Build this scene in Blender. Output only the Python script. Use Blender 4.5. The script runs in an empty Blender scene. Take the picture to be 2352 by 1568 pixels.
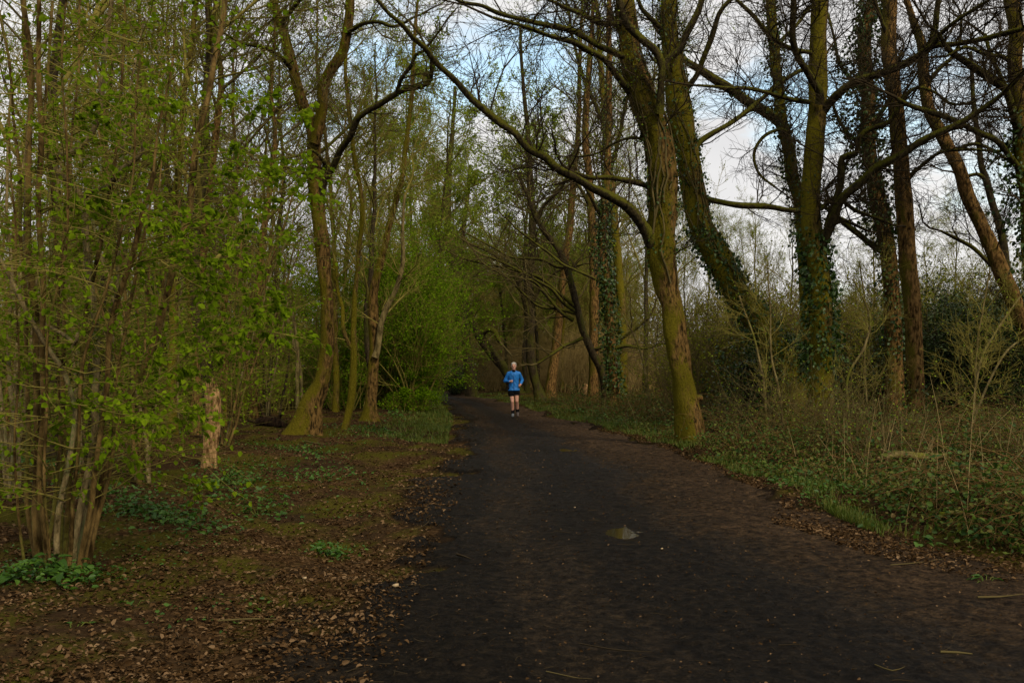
import bpy, math, random
import numpy as np
from mathutils import Vector, Matrix

# ------------------------------------------------------------------ camera, world, sun, exposure
W, H = 2352.0, 1568.0            # working frame of the traced outlines
FPX, HZ, CAMZ = 2287.0, 845.0, 1.6
sc = bpy.context.scene
cam_d = bpy.data.cameras.new("camera")
cam = bpy.data.objects.new("camera", cam_d)
sc.collection.objects.link(cam)
cam.location = (0, 0, CAMZ)
cam.rotation_euler = (math.radians(90), 0, 0)
cam_d.sensor_width = 36
cam_d.lens = 36 * FPX / W
cam_d.shift_y = (HZ - H / 2) / W
cam_d.clip_end = 2000
sc.camera = cam

SUN_EL, SUN_AZ = 42, 150         # azimuth clockwise from +Y (north): behind the camera, to the right
world = bpy.data.worlds.new("World")
sc.world = world
world.use_nodes = True
nt = world.node_tree
nt.nodes.clear()
wo = nt.nodes.new("ShaderNodeOutputWorld")
bg = nt.nodes.new("ShaderNodeBackground")
sky = nt.nodes.new("ShaderNodeTexSky")
sky.sky_type = 'NISHITA'
sky.sun_disc = False
sky.sun_elevation = math.radians(SUN_EL)
sky.sun_rotation = math.radians(SUN_AZ)
tc = nt.nodes.new("ShaderNodeTexCoord")
mp = nt.nodes.new("ShaderNodeMapping")
mp.inputs['Scale'].default_value = (1.0, 1.0, 2.2)
mp.inputs['Location'].default_value = (0.35, 0.1, 0.25)
ns = nt.nodes.new("ShaderNodeTexNoise")
ns.inputs['Scale'].default_value = 3.2
ns.inputs['Detail'].default_value = 7
ns.inputs['Roughness'].default_value = 0.55
rp = nt.nodes.new("ShaderNodeValToRGB")
rp.color_ramp.elements[0].position = 0.36
rp.color_ramp.elements[1].position = 0.46
ns2 = nt.nodes.new("ShaderNodeTexNoise")
ns2.inputs['Scale'].default_value = 5
ns2.inputs['Detail'].default_value = 5
rp2 = nt.nodes.new("ShaderNodeValToRGB")
rp2.color_ramp.elements[0].position = 0.3
rp2.color_ramp.elements[0].color = (6.8, 6.75, 6.8, 1)
rp2.color_ramp.elements[1].position = 0.7
rp2.color_ramp.elements[1].color = (8.1, 7.95, 7.8, 1)
skm = nt.nodes.new("ShaderNodeMixRGB")
skm.blend_type = 'MULTIPLY'
skm.inputs[0].default_value = 1.0
skm.inputs[2].default_value = (2.8, 2.6, 2.1, 1)
mx = nt.nodes.new("ShaderNodeMixRGB")
lk = nt.links.new
lk(tc.outputs['Generated'], mp.inputs[0]); lk(mp.outputs[0], ns.inputs['Vector']); lk(mp.outputs[0], ns2.inputs['Vector'])
lk(ns.outputs[0], rp.inputs[0]); lk(ns2.outputs[0], rp2.inputs[0])
lk(sky.outputs[0], skm.inputs[1])
lk(rp.outputs[0], mx.inputs[0]); lk(skm.outputs[0], mx.inputs[1]); lk(rp2.outputs[0], mx.inputs[2])
lk(mx.outputs[0], bg.inputs[0]); lk(bg.outputs[0], wo.inputs[0])
bg.inputs[1].default_value = 0.1

sl = bpy.data.lights.new("sun", 'SUN')
sl.energy = 2.7
sl.angle = math.radians(10)
sl.color = (1.0, 0.87, 0.64)
so = bpy.data.objects.new("sun", sl)
sc.collection.objects.link(so)
az, el = math.radians(SUN_AZ), math.radians(SUN_EL)
sdir = Vector((math.sin(az) * math.cos(el), math.cos(az) * math.cos(el), math.sin(el)))
so.rotation_euler = (-sdir).to_track_quat('-Z', 'Y').to_euler()
so.location = sdir * 60

sc.view_settings.view_transform = 'Standard'
sc.view_settings.look = 'None'
sc.view_settings.exposure = 0.24
sc.view_settings.gamma = 1.0
sc.render.engine = 'CYCLES'
cy = sc.cycles
cy.max_bounces = 4
cy.diffuse_bounces = 2
cy.glossy_bounces = 2
cy.transmission_bounces = 3
cy.transparent_max_bounces = 4
cy.caustics_reflective = False
cy.caustics_refractive = False
try:
    cy.use_denoising = True
    cy.denoiser = 'OPENIMAGEDENOISE'
except Exception:
    pass

rng = random.Random(7)
nr = np.random.default_rng(11)
COL = sc.collection

# ------------------------------------------------------------------ ground shape
_k = [(nr.uniform(-1, 1, 2) * f, nr.uniform(0, 6.28), a) for f, a in
      [(.15, .05), (.22, .05), (.4, .03), (.6, .03), (1.1, .014), (1.6, .012), (2.6, .007), (3.8, .006), (6, .004), (9, .003), (13, .0025), (19, .002)]]
DP = np.array([-20, 3, 5.06, 7.25, 8.4, 10.3, 14.35, 18.8, 23.6, 31.8, 38.5, 48.8, 61, 73, 85, 100.])
LP = np.array([-.9, -.9, -.94, -1.03, -1.0, -.97, -1.04, -1.16, -1.3, -1.68, -2.3, -3.5, -5.8, -8.7, -13, -22])
RP = np.array([4.4, 4.4, 4.5, 4.2, 3.7, 3.3, 3.29, 3.07, 2.62, 1.45, .74, -.5, -3.1, -5.6, -9.5, -17])
PUDDLES = [(1428, 1222, 33, 13), (1295, 1031, 26, 5)]


_lat = nr.random((256, 256))


def vn(x, y, f, ox=0):
    x = np.asarray(x) * f + ox * 17.3 + 1000; y = np.asarray(y) * f + ox * 9.1 + 1000
    i, j = np.floor(x).astype(int), np.floor(y).astype(int); u, v = x - i, y - j
    u = u * u * (3 - 2 * u); v = v * v * (3 - 2 * v)
    a, b, c, d = _lat[i % 256, j % 256], _lat[(i + 1) % 256, j % 256], _lat[i % 256, (j + 1) % 256], _lat[(i + 1) % 256, (j + 1) % 256]
    return (a * (1 - u) + b * u) * (1 - v) + (c * (1 - u) + d * u) * v - .5


def gpt(px, py):
    D = CAMZ * FPX / (py - HZ)
    return (px - W / 2) / FPX * D, D


def path_l(y): return np.interp(y, DP, LP)
def path_r(y): return np.interp(y, DP, RP)


def smooth(a, b, x):
    t = np.clip((x - a) / (b - a), 0, 1)
    return t * t * (3 - 2 * t)


def inside(x, y):
    """1 well inside the path, 0 well outside"""
    w = .9 * vn(x, y, .9) + .5 * vn(x, y, 2.3, 1) + .35 * vn(x, y, 6, 2)
    return smooth(-.2, .35, x - path_l(y) + w) * smooth(-.25, .4, path_r(y) - x + w)


def gh(x, y):
    x = np.asarray(x, float); y = np.asarray(y, float)
    ins = inside(x, y)
    h = np.zeros(np.broadcast(x, y).shape)
    for (kx, ky), ph, a in _k:
        h = h + a * np.sin(kx * 6.28 * x + ky * 6.28 * y + ph)
    out = h
    flat = h * 0.32
    h = flat * ins + out * (1 - ins)
    h = h + 0.07 * smooth(0.2, 2.5, path_l(y) - x) + 0.06 * smooth(0.2, 2.5, x - path_r(y))
    for px, py, rx, ry in PUDDLES:
        X, Y = gpt(px, py)
        d = np.sqrt(((x - X) / .27) ** 2 + ((y - Y) / .62) ** 2)
        h = h * smooth(.5, 1.6, d) - .03 * (1 - smooth(.1, 1.0, d))
    return h


def gh1(x, y): return float(gh(np.array(x), np.array(y)))


def P(px, py, D):
    return np.array([(px - W / 2) / FPX * D, D, CAMZ + (HZ - py) / FPX * D])


# ------------------------------------------------------------------ mesh helpers
def build(name, V, F, mat, parent=None, off=None, smoothed=False, attrs=None):
    V = np.asarray(V, np.float32).reshape(-1, 3)
    if off is not None:
        V = V - np.asarray(off, np.float32)
    F = np.asarray(F, np.int32).reshape(-1, 4)
    me = bpy.data.meshes.new(name)
    me.vertices.add(len(V)); me.vertices.foreach_set('co', V.ravel())
    me.loops.add(len(F) * 4); me.loops.foreach_set('vertex_index', F.ravel())
    me.polygons.add(len(F)); me.polygons.foreach_set('loop_start', np.arange(0, len(F) * 4, 4, dtype=np.int32))
    me.update(calc_edges=True)
    if smoothed:
        me.polygons.foreach_set('use_smooth', np.ones(len(F), bool))
    if attrs:
        for k, v in attrs.items():
            a = me.attributes.new(k, 'FLOAT', 'POINT')
            a.data.foreach_set('value', np.asarray(v, np.float32))
    me.materials.append(mat)
    o = bpy.data.objects.new(name, me)
    COL.objects.link(o)
    o.parent = parent
    return o


def thing(name, label, cat, loc, group=None, rz=0.0):
    o = bpy.data.objects.new(name, None)
    COL.objects.link(o)
    o.empty_display_size = .2
    o.location = loc
    o.rotation_euler = (0, 0, rz)
    o['label'] = label; o['category'] = cat
    if group: o['group'] = group
    return o


def tag(o, label=None, cat=None, group=None, kind=None):
    for k, v in (('label', label), ('category', cat), ('group', group), ('kind', kind)):
        if v: o[k] = v
    return o


def copy_thing(r, loc, rz, sc_, label, group):
    c = r.copy(); COL.objects.link(c)
    c.location = loc; c.rotation_euler = (0, 0, rz); c.scale = sc_
    c['label'] = label; c['group'] = group
    for ch in r.children:
        d = ch.copy(); COL.objects.link(d); d.parent = c
    return c


class Acc:
    def __init__(s): s.v = []; s.f = []; s.n = 0
    def add(s, V, F):
        V = np.asarray(V, np.float32).reshape(-1, 3); F = np.asarray(F, np.int64).reshape(-1, 4)
        s.v.append(V); s.f.append(F + s.n); s.n += len(V)
    def get(s): return np.concatenate(s.v), np.concatenate(s.f)
    def obj(s, name, mat, parent=None, off=None, smoothed=False):
        V, F = s.get()
        return build(name, V, F, mat, parent, off, smoothed)


def batch_tubes(acc, pts, rad, sides=3):
    """pts (N,K,3), rad (N,K)"""
    pts = np.asarray(pts, float); rad = np.asarray(rad, float)
    if pts.size == 0: return
    N, K, _ = pts.shape
    ch = pts[:, -1] - pts[:, 0]
    ch /= np.linalg.norm(ch, axis=1, keepdims=True) + 1e-9
    ref = np.where(np.abs(ch[:, 2:3]) < .9, np.array([[0, 0, 1.]]), np.array([[1., 0, 0]]))
    u = np.cross(ch, ref); u /= np.linalg.norm(u, axis=1, keepdims=True) + 1e-9
    v = np.cross(ch, u)
    a = np.arange(sides) * 2 * math.pi / sides
    ring = np.cos(a)[None, :, None] * u[:, None, :] + np.sin(a)[None, :, None] * v[:, None, :]
    V = pts[:, :, None, :] + ring[:, None, :, :] * rad[:, :, None, None]
    idx = np.arange(N * K * sides).reshape(N, K, sides)
    nx = np.roll(idx, -1, axis=2)
    F = np.stack([idx[:, :-1], nx[:, :-1], nx[:, 1:], idx[:, 1:]], axis=-1)
    acc.add(V.reshape(-1, 3), F.reshape(-1, 4))


def spline(pts, vals, step):
    pts = np.asarray(pts, float); vals = np.asarray(vals, float)
    P_ = np.vstack([2 * pts[0] - pts[1], pts, 2 * pts[-1] - pts[-2]])
    out, ov = [], []
    for i in range(len(pts) - 1):
        p0, p1, p2, p3 = P_[i:i + 4]
        n = max(1, int(round(np.linalg.norm(p2 - p1) / step)))
        for k in range(n):
            t = k / n
            out.append(.5 * ((2 * p1) + (-p0 + p2) * t + (2 * p0 - 5 * p1 + 4 * p2 - p3) * t * t + (-p0 + 3 * p1 - 3 * p2 + p3) * t ** 3))
            ov.append(vals[i] * (1 - t) + vals[i + 1] * t)
    out.append(pts[-1]); ov.append(vals[-1])
    return np.array(out), np.array(ov)


def trunk_tube(acc, pts, rad, sides=14, step=.12, lump=.07, flare=0.0, seed=0, wob=0.0, cap=True):
    p, r = spline(pts, rad, step)
    rg = np.random.default_rng(seed)
    n = len(p)
    s = np.concatenate([[0], np.cumsum(np.linalg.norm(np.diff(p, axis=0), axis=1))])
    if wob:
        for a_, f_ in ((1, 1.3), (.6, 2.9), (.35, 6.1)):
            for ax in range(3):
                p[:, ax] += wob * a_ * np.sin(s * f_ + rg.uniform(0, 6.28)) * np.minimum(1, s / .5) * (1 if ax < 2 else .4)
    t = np.gradient(p, axis=0); t /= np.linalg.norm(t, axis=1, keepdims=True) + 1e-9
    u = np.cross(t[0], [0.3, 1, 0.1]); u /= np.linalg.norm(u)
    a = np.arange(sides) * 2 * math.pi / sides
    V = np.zeros((n, sides, 3))
    ph = rg.uniform(0, 6.28, 8)
    for i in range(n):
        u = u - t[i] * np.dot(u, t[i]); u /= np.linalg.norm(u) + 1e-9
        v = np.cross(t[i], u)
        m = 1 + lump * (np.sin(2 * a + ph[0] + s[i] * .9) * .7 + np.sin(3 * a + ph[1] - s[i] * 1.7) * .6 + np.sin(5 * a + ph[2] + s[i] * 2.3) * .35
                        + .5 * np.sin(s[i] * 3.7 + ph[3]) + .3 * np.sin(s[i] * 9.1 + ph[4] + 2 * a))
        if flare:
            e = math.exp(-s[i] / .33)
            m = m * (1 + flare * e * (0.75 + .45 * np.sin(3 * a + ph[5]) + .3 * np.sin(5 * a + ph[6])))
        V[i] = p[i] + (np.cos(a)[:, None] * u + np.sin(a)[:, None] * v) * (r[i] * m)[:, None]
    if cap:
        V = np.concatenate([V, (V[-1].mean(0) + (V[-1] - V[-1].mean(0)) * .5 + t[-1] * r[-1] * .3)[None],
                            (V[-1].mean(0) + (V[-1] - V[-1].mean(0)) * .02 + t[-1] * r[-1] * .3)[None]])
        n += 2
    idx = np.arange(n * sides).reshape(n, sides); nx = np.roll(idx, -1, 1)
    F = np.stack([idx[:-1], nx[:-1], nx[1:], idx[1:]], -1)
    acc.add(V.reshape(-1, 3), F.reshape(-1, 4))
    return p, r


def leaves(acc, pos, size, dirs=None, droop=0.0, shape='leaf', fold=.35, flat=0.0, aspect=.75, rg=nr):
    """leaf faces at pos (N,3); size (N,)"""
    pos = np.asarray(pos, float).reshape(-1, 3); N = len(pos)
    if N == 0: return
    size = np.broadcast_to(np.asarray(size, float), (N,))
    d = rg.normal(size=(N, 3)) if dirs is None else np.asarray(dirs, float) + rg.normal(size=(N, 3)) * .55
    d[:, 2] = d[:, 2] * (1 - flat) - droop
    d /= np.linalg.norm(d, axis=1, keepdims=True) + 1e-9
    w = rg.normal(size=(N, 3))
    w[:, 2] *= (1 - flat)
    w = np.cross(d, np.cross(w, d)); w /= np.linalg.norm(w, axis=1, keepdims=True) + 1e-9
    nrm = np.cross(d, w)
    sg = np.sign(nrm[:, 2:3] + 1e-6); nrm = nrm * sg
    S = size[:, None]
    if shape == 'quad':
        V = np.stack([pos, pos + d * S * .5 + w * S * aspect * .5, pos + d * S, pos + d * S * .5 - w * S * aspect * .5], 1)
        acc.add(V.reshape(-1, 3), np.arange(N * 4).reshape(N, 4))
    else:
        A = aspect
        b = pos
        l1 = pos + d * S * .28 + w * S * A * .5 + nrm * S * fold * .3
        l2 = pos + d * S * .72 + w * S * A * .36 + nrm * S * fold * .2
        t = pos + d * S - nrm * S * .12
        r2 = pos + d * S * .72 - w * S * A * .36 + nrm * S * fold * .2
        r1 = pos + d * S * .28 - w * S * A * .5 + nrm * S * fold * .3
        V = np.stack([b, l1, l2, t, r2, r1], 1)
        i = (np.arange(N) * 6)[:, None]
        F = np.concatenate([i + np.array([[0, 1, 2, 3]]), i + np.array([[0, 3, 4, 5]])])
        acc.add(V.reshape(-1, 3), F)


def unit(v):
    l = math.sqrt(v[0] * v[0] + v[1] * v[1] + v[2] * v[2]) + 1e-9
    return (v[0] / l, v[1] / l, v[2] / l)


class Growth:
    """recursive bare branches; polylines collected for one batch"""
    K = 5
    def __init__(s, rg): s.rg = rg; s.lines = []; s.rads = []; s.tips = []; s.tdirs = []
    def grow(s, p, d, L, r, lvl, prm):
        g = s.rg.uniform
        w = prm['wig']; up = prm['up'][min(lvl, len(prm['up']) - 1)]
        pts = [p]; ds = [d]
        for k in range(s.K - 1):
            d = unit((d[0] + g(-w, w), d[1] + g(-w, w), d[2] + g(-w, w) * .7 + up))
            st = L / (s.K - 1)
            p = (p[0] + d[0] * st, p[1] + d[1] * st, p[2] + d[2] * st)
            pts.append(p); ds.append(d)
        r1 = max(prm['rmin'] * .6, r * .42)
        rs = [r + (r1 - r) * k / (s.K - 1) for k in range(s.K)]
        s.lines.append(pts); s.rads.append(rs)
        if lvl >= prm['levels'] - 1:
            for k in range(1, s.K):
                s.tips.append(pts[k]); s.tdirs.append(ds[k])
        if lvl < prm['levels']:
            n = prm['n'][lvl]
            n = max(1, int(n * g(.75, 1.25) + .5))
            for i in range(n):
                t = g(.18, 1.0) * (s.K - 1)
                k = min(int(t), s.K - 2); f = t - k
                a, b = pts[k], pts[k + 1]
                q = (a[0] + (b[0] - a[0]) * f, a[1] + (b[1] - a[1]) * f, a[2] + (b[2] - a[2]) * f)
                dd = ds[k + 1]
                sp = prm['spread']
                cd = unit((dd[0] + g(-sp, sp), dd[1] + g(-sp, sp), dd[2] + g(-sp, sp) * .8))
                rr = max(prm['rmin'], (r + (r1 - r) * t / (s.K - 1)) * g(.45, .65))
                s.grow(q, cd, L * g(*prm['len']), rr, lvl + 1, prm)
    def emit(s, acc, off=None, thick=.02):
        if not s.lines: return
        Pn = np.array(s.lines); R = np.array(s.rads)
        big = R[:, 0] > thick
        if big.any(): batch_tubes(acc, Pn[big], R[big], 6)
        if (~big).any(): batch_tubes(acc, Pn[~big], R[~big], 3)


PRM = dict(wig=.42, up=[.06, .05, .05, .04], rmin=.005, levels=2, n=[7, 5, 3], spread=1.0, len=(.45, .75))

# ------------------------------------------------------------------ materials
def mat_new(name):
    m = bpy.data.materials.new(name); m.use_nodes = True
    n = m.node_tree.nodes; n.clear()
    return m, n, m.node_tree.links.new


def ramp(n, stops):
    r = n.new("ShaderNodeValToRGB"); cr = r.color_ramp
    while len(cr.elements) < len(stops): cr.elements.new(.5)
    for e, (p, c) in zip(cr.elements, stops):
        e.position = p; e.color = (*c, 1) if len(c) == 3 else c
    return r


def noise(n, l, coord, scale, detail=4, rough=.55, vscale=None):
    t = n.new("ShaderNodeTexNoise")
    t.inputs['Scale'].default_value = scale; t.inputs['Detail'].default_value = detail; t.inputs['Roughness'].default_value = rough
    if vscale:
        m = n.new("ShaderNodeMapping"); m.inputs['Scale'].default_value = vscale
        l(coord, m.inputs[0]); l(m.outputs[0], t.inputs['Vector'])
    else:
        l(coord, t.inputs['Vector'])
    return t


def bark(name, dark, light, moss, amt, up=.5, side=(0, 0, 0), rough=.85, vs=6):
    m, n, l = mat_new(name)
    out = n.new("ShaderNodeOutputMaterial"); b = n.new("ShaderNodeBsdfPrincipled")
    geo = n.new("ShaderNodeNewGeometry"); pos = geo.outputs['Position']
    n1 = noise(n, l, pos, 1, 6, .65, (vs * 3.2, vs * 3.2, vs * 1.1))
    n2 = noise(n, l, pos, 1, 4, .6, (2.3, 2.3, 1.1))
    n3 = noise(n, l, pos, 34, 4, .6)
    r1 = ramp(n, [(.38, dark), (.62, light)])
    l(n1.outputs[0], r1.inputs[0])
    # lichen / patchy tone
    dot = n.new("ShaderNodeVectorMath"); dot.operation = 'DOT_PRODUCT'
    dot.inputs[1].default_value = (side[0], side[1], up)
    l(geo.outputs['Normal'], dot.inputs[0])
    ad = n.new("ShaderNodeMath"); ad.operation = 'MULTIPLY_ADD'
    l(dot.outputs['Value'], ad.inputs[0]); ad.inputs[1].default_value = .3
    l(n2.outputs[0], ad.inputs[2])
    ad2 = n.new("ShaderNodeMath"); ad2.operation = 'MULTIPLY_ADD'
    l(n3.outputs[0], ad2.inputs[0]); ad2.inputs[1].default_value = .35; l(ad.outputs[0], ad2.inputs[2])
    r2 = ramp(n, [(max(0, .92 - amt), (0, 0, 0)), (min(1, .99 - amt * .8), (1, 1, 1))])
    l(ad2.outputs[0], r2.inputs[0])
    mos = ramp(n, [(.3, tuple(c * .5 for c in moss)), (.7, moss)])
    l(n3.outputs[0], mos.inputs[0])
    mxx = n.new("ShaderNodeMixRGB")
    l(r2.outputs[0], mxx.inputs[0]); l(r1.outputs[0], mxx.inputs[1]); l(mos.outputs[0], mxx.inputs[2])
    l(mxx.outputs[0], b.inputs['Base Color'])
    b.inputs['Roughness'].default_value = rough
    b.inputs['Specular IOR Level'].default_value = .02
    bp = n.new("ShaderNodeBump"); bp.inputs['Strength'].default_value = 1.0; bp.inputs['Distance'].default_value = .05
    l(n1.outputs[0], bp.inputs['Height']); l(bp.outputs[0], b.inputs['Normal'])
    l(b.outputs[0], out.inputs[0])
    return m


def leafmat(name, cols, trans=.35, rough=.5, spec=.4):
    m, n, l = mat_new(name)
    out = n.new("ShaderNodeOutputMaterial"); b = n.new("ShaderNodeBsdfPrincipled")
    geo = n.new("ShaderNodeNewGeometry")
    nn = noise(n, l, geo.outputs['Position'], 1.3, 2)
    mm = n.new("ShaderNodeMath"); mm.operation = 'MULTIPLY_ADD'; mm.inputs[1].default_value = .65
    l(geo.outputs['Random Per Island'], mm.inputs[0])
    m2 = n.new("ShaderNodeMath"); m2.operation = 'MULTIPLY'; m2.inputs[1].default_value = .45
    l(nn.outputs[0], m2.inputs[0]); l(m2.outputs[0], mm.inputs[2])
    k = len(cols)
    r = ramp(n, [(.1 + .85 * i / max(1, k - 1), c) for i, c in enumerate(cols)])
    l(mm.outputs[0], r.inputs[0])
    l(r.outputs[0], b.inputs['Base Color'])
    b.inputs['Roughness'].default_value = rough; b.inputs['Specular IOR Level'].default_value = spec
    if trans > 0:
        tr = n.new("ShaderNodeBsdfTranslucent"); ms = n.new("ShaderNodeMixShader")
        ms.inputs[0].default_value = trans
        l(r.outputs[0], tr.inputs[0]); l(b.outputs[0], ms.inputs[1]); l(tr.outputs[0], ms.inputs[2]); l(ms.outputs[0], out.inputs[0])
    else:
        l(b.outputs[0], out.inputs[0])
    return m


def plain(name, c, rough=.7, spec=.3, var=.25, scale=20, bump=0):
    m, n, l = mat_new(name)
    out = n.new("ShaderNodeOutputMaterial"); b = n.new("ShaderNodeBsdfPrincipled")
    geo = n.new("ShaderNodeTexCoord")
    nn = noise(n, l, geo.outputs['Object'], scale, 4)
    r = ramp(n, [(.3, tuple(x * (1 - var) for x in c)), (.7, tuple(min(1, x * (1 + var)) for x in c))])
    l(nn.outputs[0], r.inputs[0]); l(r.outputs[0], b.inputs['Base Color'])
    b.inputs['Roughness'].default_value = rough; b.inputs['Specular IOR Level'].default_value = spec
    if bump:
        bp = n.new("ShaderNodeBump"); bp.inputs['Strength'].default_value = bump; bp.inputs['Distance'].default_value = .01
        l(nn.outputs[0], bp.inputs['Height']); l(bp.outputs[0], b.inputs['Normal'])
    l(b.outputs[0], out.inputs[0])
    return m


MOSS = (.098, .082, .007)
M = {}
M['mossy'] = bark('mossy_bark', (.012, .008, .003), (.150, .088, .028), MOSS, .34, .5, (-.5, 0, 0))
M['mossy2'] = bark('olive_bark', (.010, .008, .003), (.150, .098, .030), (.130, .108, .009), .38, .5, (-.3, 0, 0))
M['brown'] = bark('brown_bark', (.016, .009, .003), (.190, .108, .036), (.09, .075, .010), .22, .4, (-.4, 0, 0))
M['dark'] = bark('dark_bark', (.014, .011, .007), (.052, .038, .020), (.055, .055, .010), .24, .8)
M['limb'] = bark('mossy_limb_bark', (.012, .010, .006), (.050, .038, .017), (.085, .082, .011), .32, 1.0)
M['hazel'] = bark('hazel_bark', (.026, .016, .005), (.170, .108, .036), (.11, .10, .02), .22, .2, (0, 0, 0), .6, 3)
M['hazel_pale'] = bark('lichen_bark', (.060, .044, .018), (.24, .18, .085), (.12, .13, .05), .2, .2, (0, 0, 0), .7, 5)
M['pale'] = bark('pale_bark', (.06, .045, .018), (.19, .145, .06), (.13, .13, .02), .2, .2, (0, 0, 0), .7, 4)
M['twig'] = plain('twig_bark', (.080, .062, .024), .9, .02, .3, 3)
M['twig_dark'] = plain('dark_twig_bark', (.030, .022, .012), .9, .02, .3, 3)
M['twig_brown'] = plain('brown_twig_bark', (.19, .135, .050), .95, 0, .35, 1.5)
M['twig_olive'] = plain('olive_twig_bark', (.15, .125, .030), .95, 0, .35, 1.5)
M['dry'] = plain('dry_stalk', (.26, .19, .085), .9, .02, .3, 4)
M['hazel_leaf'] = leafmat('hazel_leaf', [(.070, .122, .003), (.118, .185, .005), (.18, .255, .008)], .45, .8, .02)
M['fresh_leaf'] = leafmat('fresh_leaf', [(.11, .155, .012), (.165, .22, .016), (.23, .29, .030)], .45, .8, .02)
M['bush_leaf'] = leafmat('bush_leaf', [(.032, .076, .002), (.092, .172, .004), (.175, .27, .008)], .4, .8, .0)
M['scrub_leaf'] = leafmat('scrub_leaf', [(.070, .080, .006), (.125, .135, .010), (.20, .20, .022)], .4, .8, .0)
M['ivy'] = leafmat('ivy_leaf', [(.010, .024, .003), (.020, .046, .005), (.046, .080, .010)], .1, .45, .25)
M['holly'] = leafmat('evergreen_leaf', [(.010, .020, .004), (.020, .036, .006), (.05, .070, .010)], .12, .55, .2)
M['bramble'] = leafmat('bramble_leaf', [(.010, .028, .004), (.024, .056, .006), (.050, .088, .009), (.080, .095, .012), (.10, .055, .015)], .22, .55, .15)
M['plant'] = leafmat('plant_leaf', [(.020, .055, .005), (.036, .088, .008), (.070, .140, .013)], .3, .5, .25)
M['grass'] = leafmat('grass_blade', [(.035, .060, .006), (.065, .095, .009), (.13, .125, .02)], .35, .6, .2)
M['litter'] = leafmat('dead_leaf', [(.022, .011, .005), (.045, .025, .010), (.078, .044, .019), (.19, .120, .062)], .1, .9, .0)
M['wood'] = bark('rotten_wood', (.075, .038, .014), (.36, .22, .095), (.09, .09, .02), .1, .3)
M['rot'] = bark('dark_rotten_wood', (.006, .004, .003), (.035, .021, .012), (.04, .04, .01), .12, .6)

# ground material -------------------------------------------------
def ground_mat():
    m, n, l = mat_new('woodland_floor')
    out = n.new("ShaderNodeOutputMaterial"); b = n.new("ShaderNodeBsdfPrincipled")
    geo = n.new("ShaderNodeNewGeometry"); pos = geo.outputs['Position']
    vo = n.new("ShaderNodeTexVoronoi"); vo.inputs['Scale'].default_value = 34
    mpn = n.new("ShaderNodeMapping"); mpn.inputs['Scale'].default_value = (1, 1, .2)
    wn = noise(n, l, pos, 30, 2)
    wv = n.new("ShaderNodeMixRGB"); wv.blend_type = 'ADD'; wv.inputs[0].default_value = .035
    l(pos, wv.inputs[1]); l(wn.outputs['Color'], wv.inputs[2]); l(wv.outputs[0], mpn.inputs[0]); l(mpn.outputs[0], vo.inputs['Vector'])
    sx = n.new("ShaderNodeSeparateColor"); l(vo.outputs['Color'], sx.inputs[0])
    r1 = ramp(n, [(.0, (.014, .008, .004)), (.45, (.034, .019, .008)), (.8, (.062, .034, .014)), (1, (.11, .065, .030))])
    l(sx.outputs[0], r1.inputs[0])
    n2 = noise(n, l, pos, .85, 5, .62)
    r2 = ramp(n, [(.46, (0, 0, 0)), (.58, (1, 1, 1))]); l(n2.outputs[0], r2.inputs[0])
    n4 = noise(n, l, pos, 60, 3)
    mo = ramp(n, [(.3, (.020, .021, .003)), (.7, (.070, .064, .008))]); l(n4.outputs[0], mo.inputs[0])
    n5 = noise(n, l, pos, .5, 4)
    r5 = ramp(n, [(.42, (0, 0, 0)), (.62, (1, 1, 1))]); l(n5.outputs[0], r5.inputs[0])
    soil = ramp(n, [(.3, (.014, .009, .005)), (.7, (.034, .021, .011))]); l(n4.outputs[0], soil.inputs[0])
    m1 = n.new("ShaderNodeMixRGB"); l(r5.outputs[0], m1.inputs[0]); l(r1.outputs[0], m1.inputs[1]); l(soil.outputs[0], m1.inputs[2])
    sc2 = n.new("ShaderNodeMath"); sc2.operation = 'MULTIPLY'; sc2.inputs[1].default_value = .8; l(r2.outputs[0], sc2.inputs[0])
    m2 = n.new("ShaderNodeMixRGB"); l(sc2.outputs[0], m2.inputs[0]); l(m1.outputs[0], m2.inputs[1]); l(mo.outputs[0], m2.inputs[2])
    at = n.new("ShaderNodeAttribute"); at.attribute_name = 'mud'; m3 = n.new("ShaderNodeMixRGB"); m3.inputs[2].default_value = (.0125, .0088, .0058, 1)
    l(at.outputs['Fac'], m3.inputs[0]); l(m2.outputs[0], m3.inputs[1]); l(m3.outputs[0], b.inputs['Base Color'])
    b.inputs['Roughness'].default_value = 1; b.inputs['Specular IOR Level'].default_value = 0
    bp = n.new("ShaderNodeBump"); bp.inputs['Strength'].default_value = .8; bp.inputs['Distance'].default_value = .02
    l(sx.outputs[1], bp.inputs['Height']); l(bp.outputs[0], b.inputs['Normal'])
    l(b.outputs[0], out.inputs[0])
    return m


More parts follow.
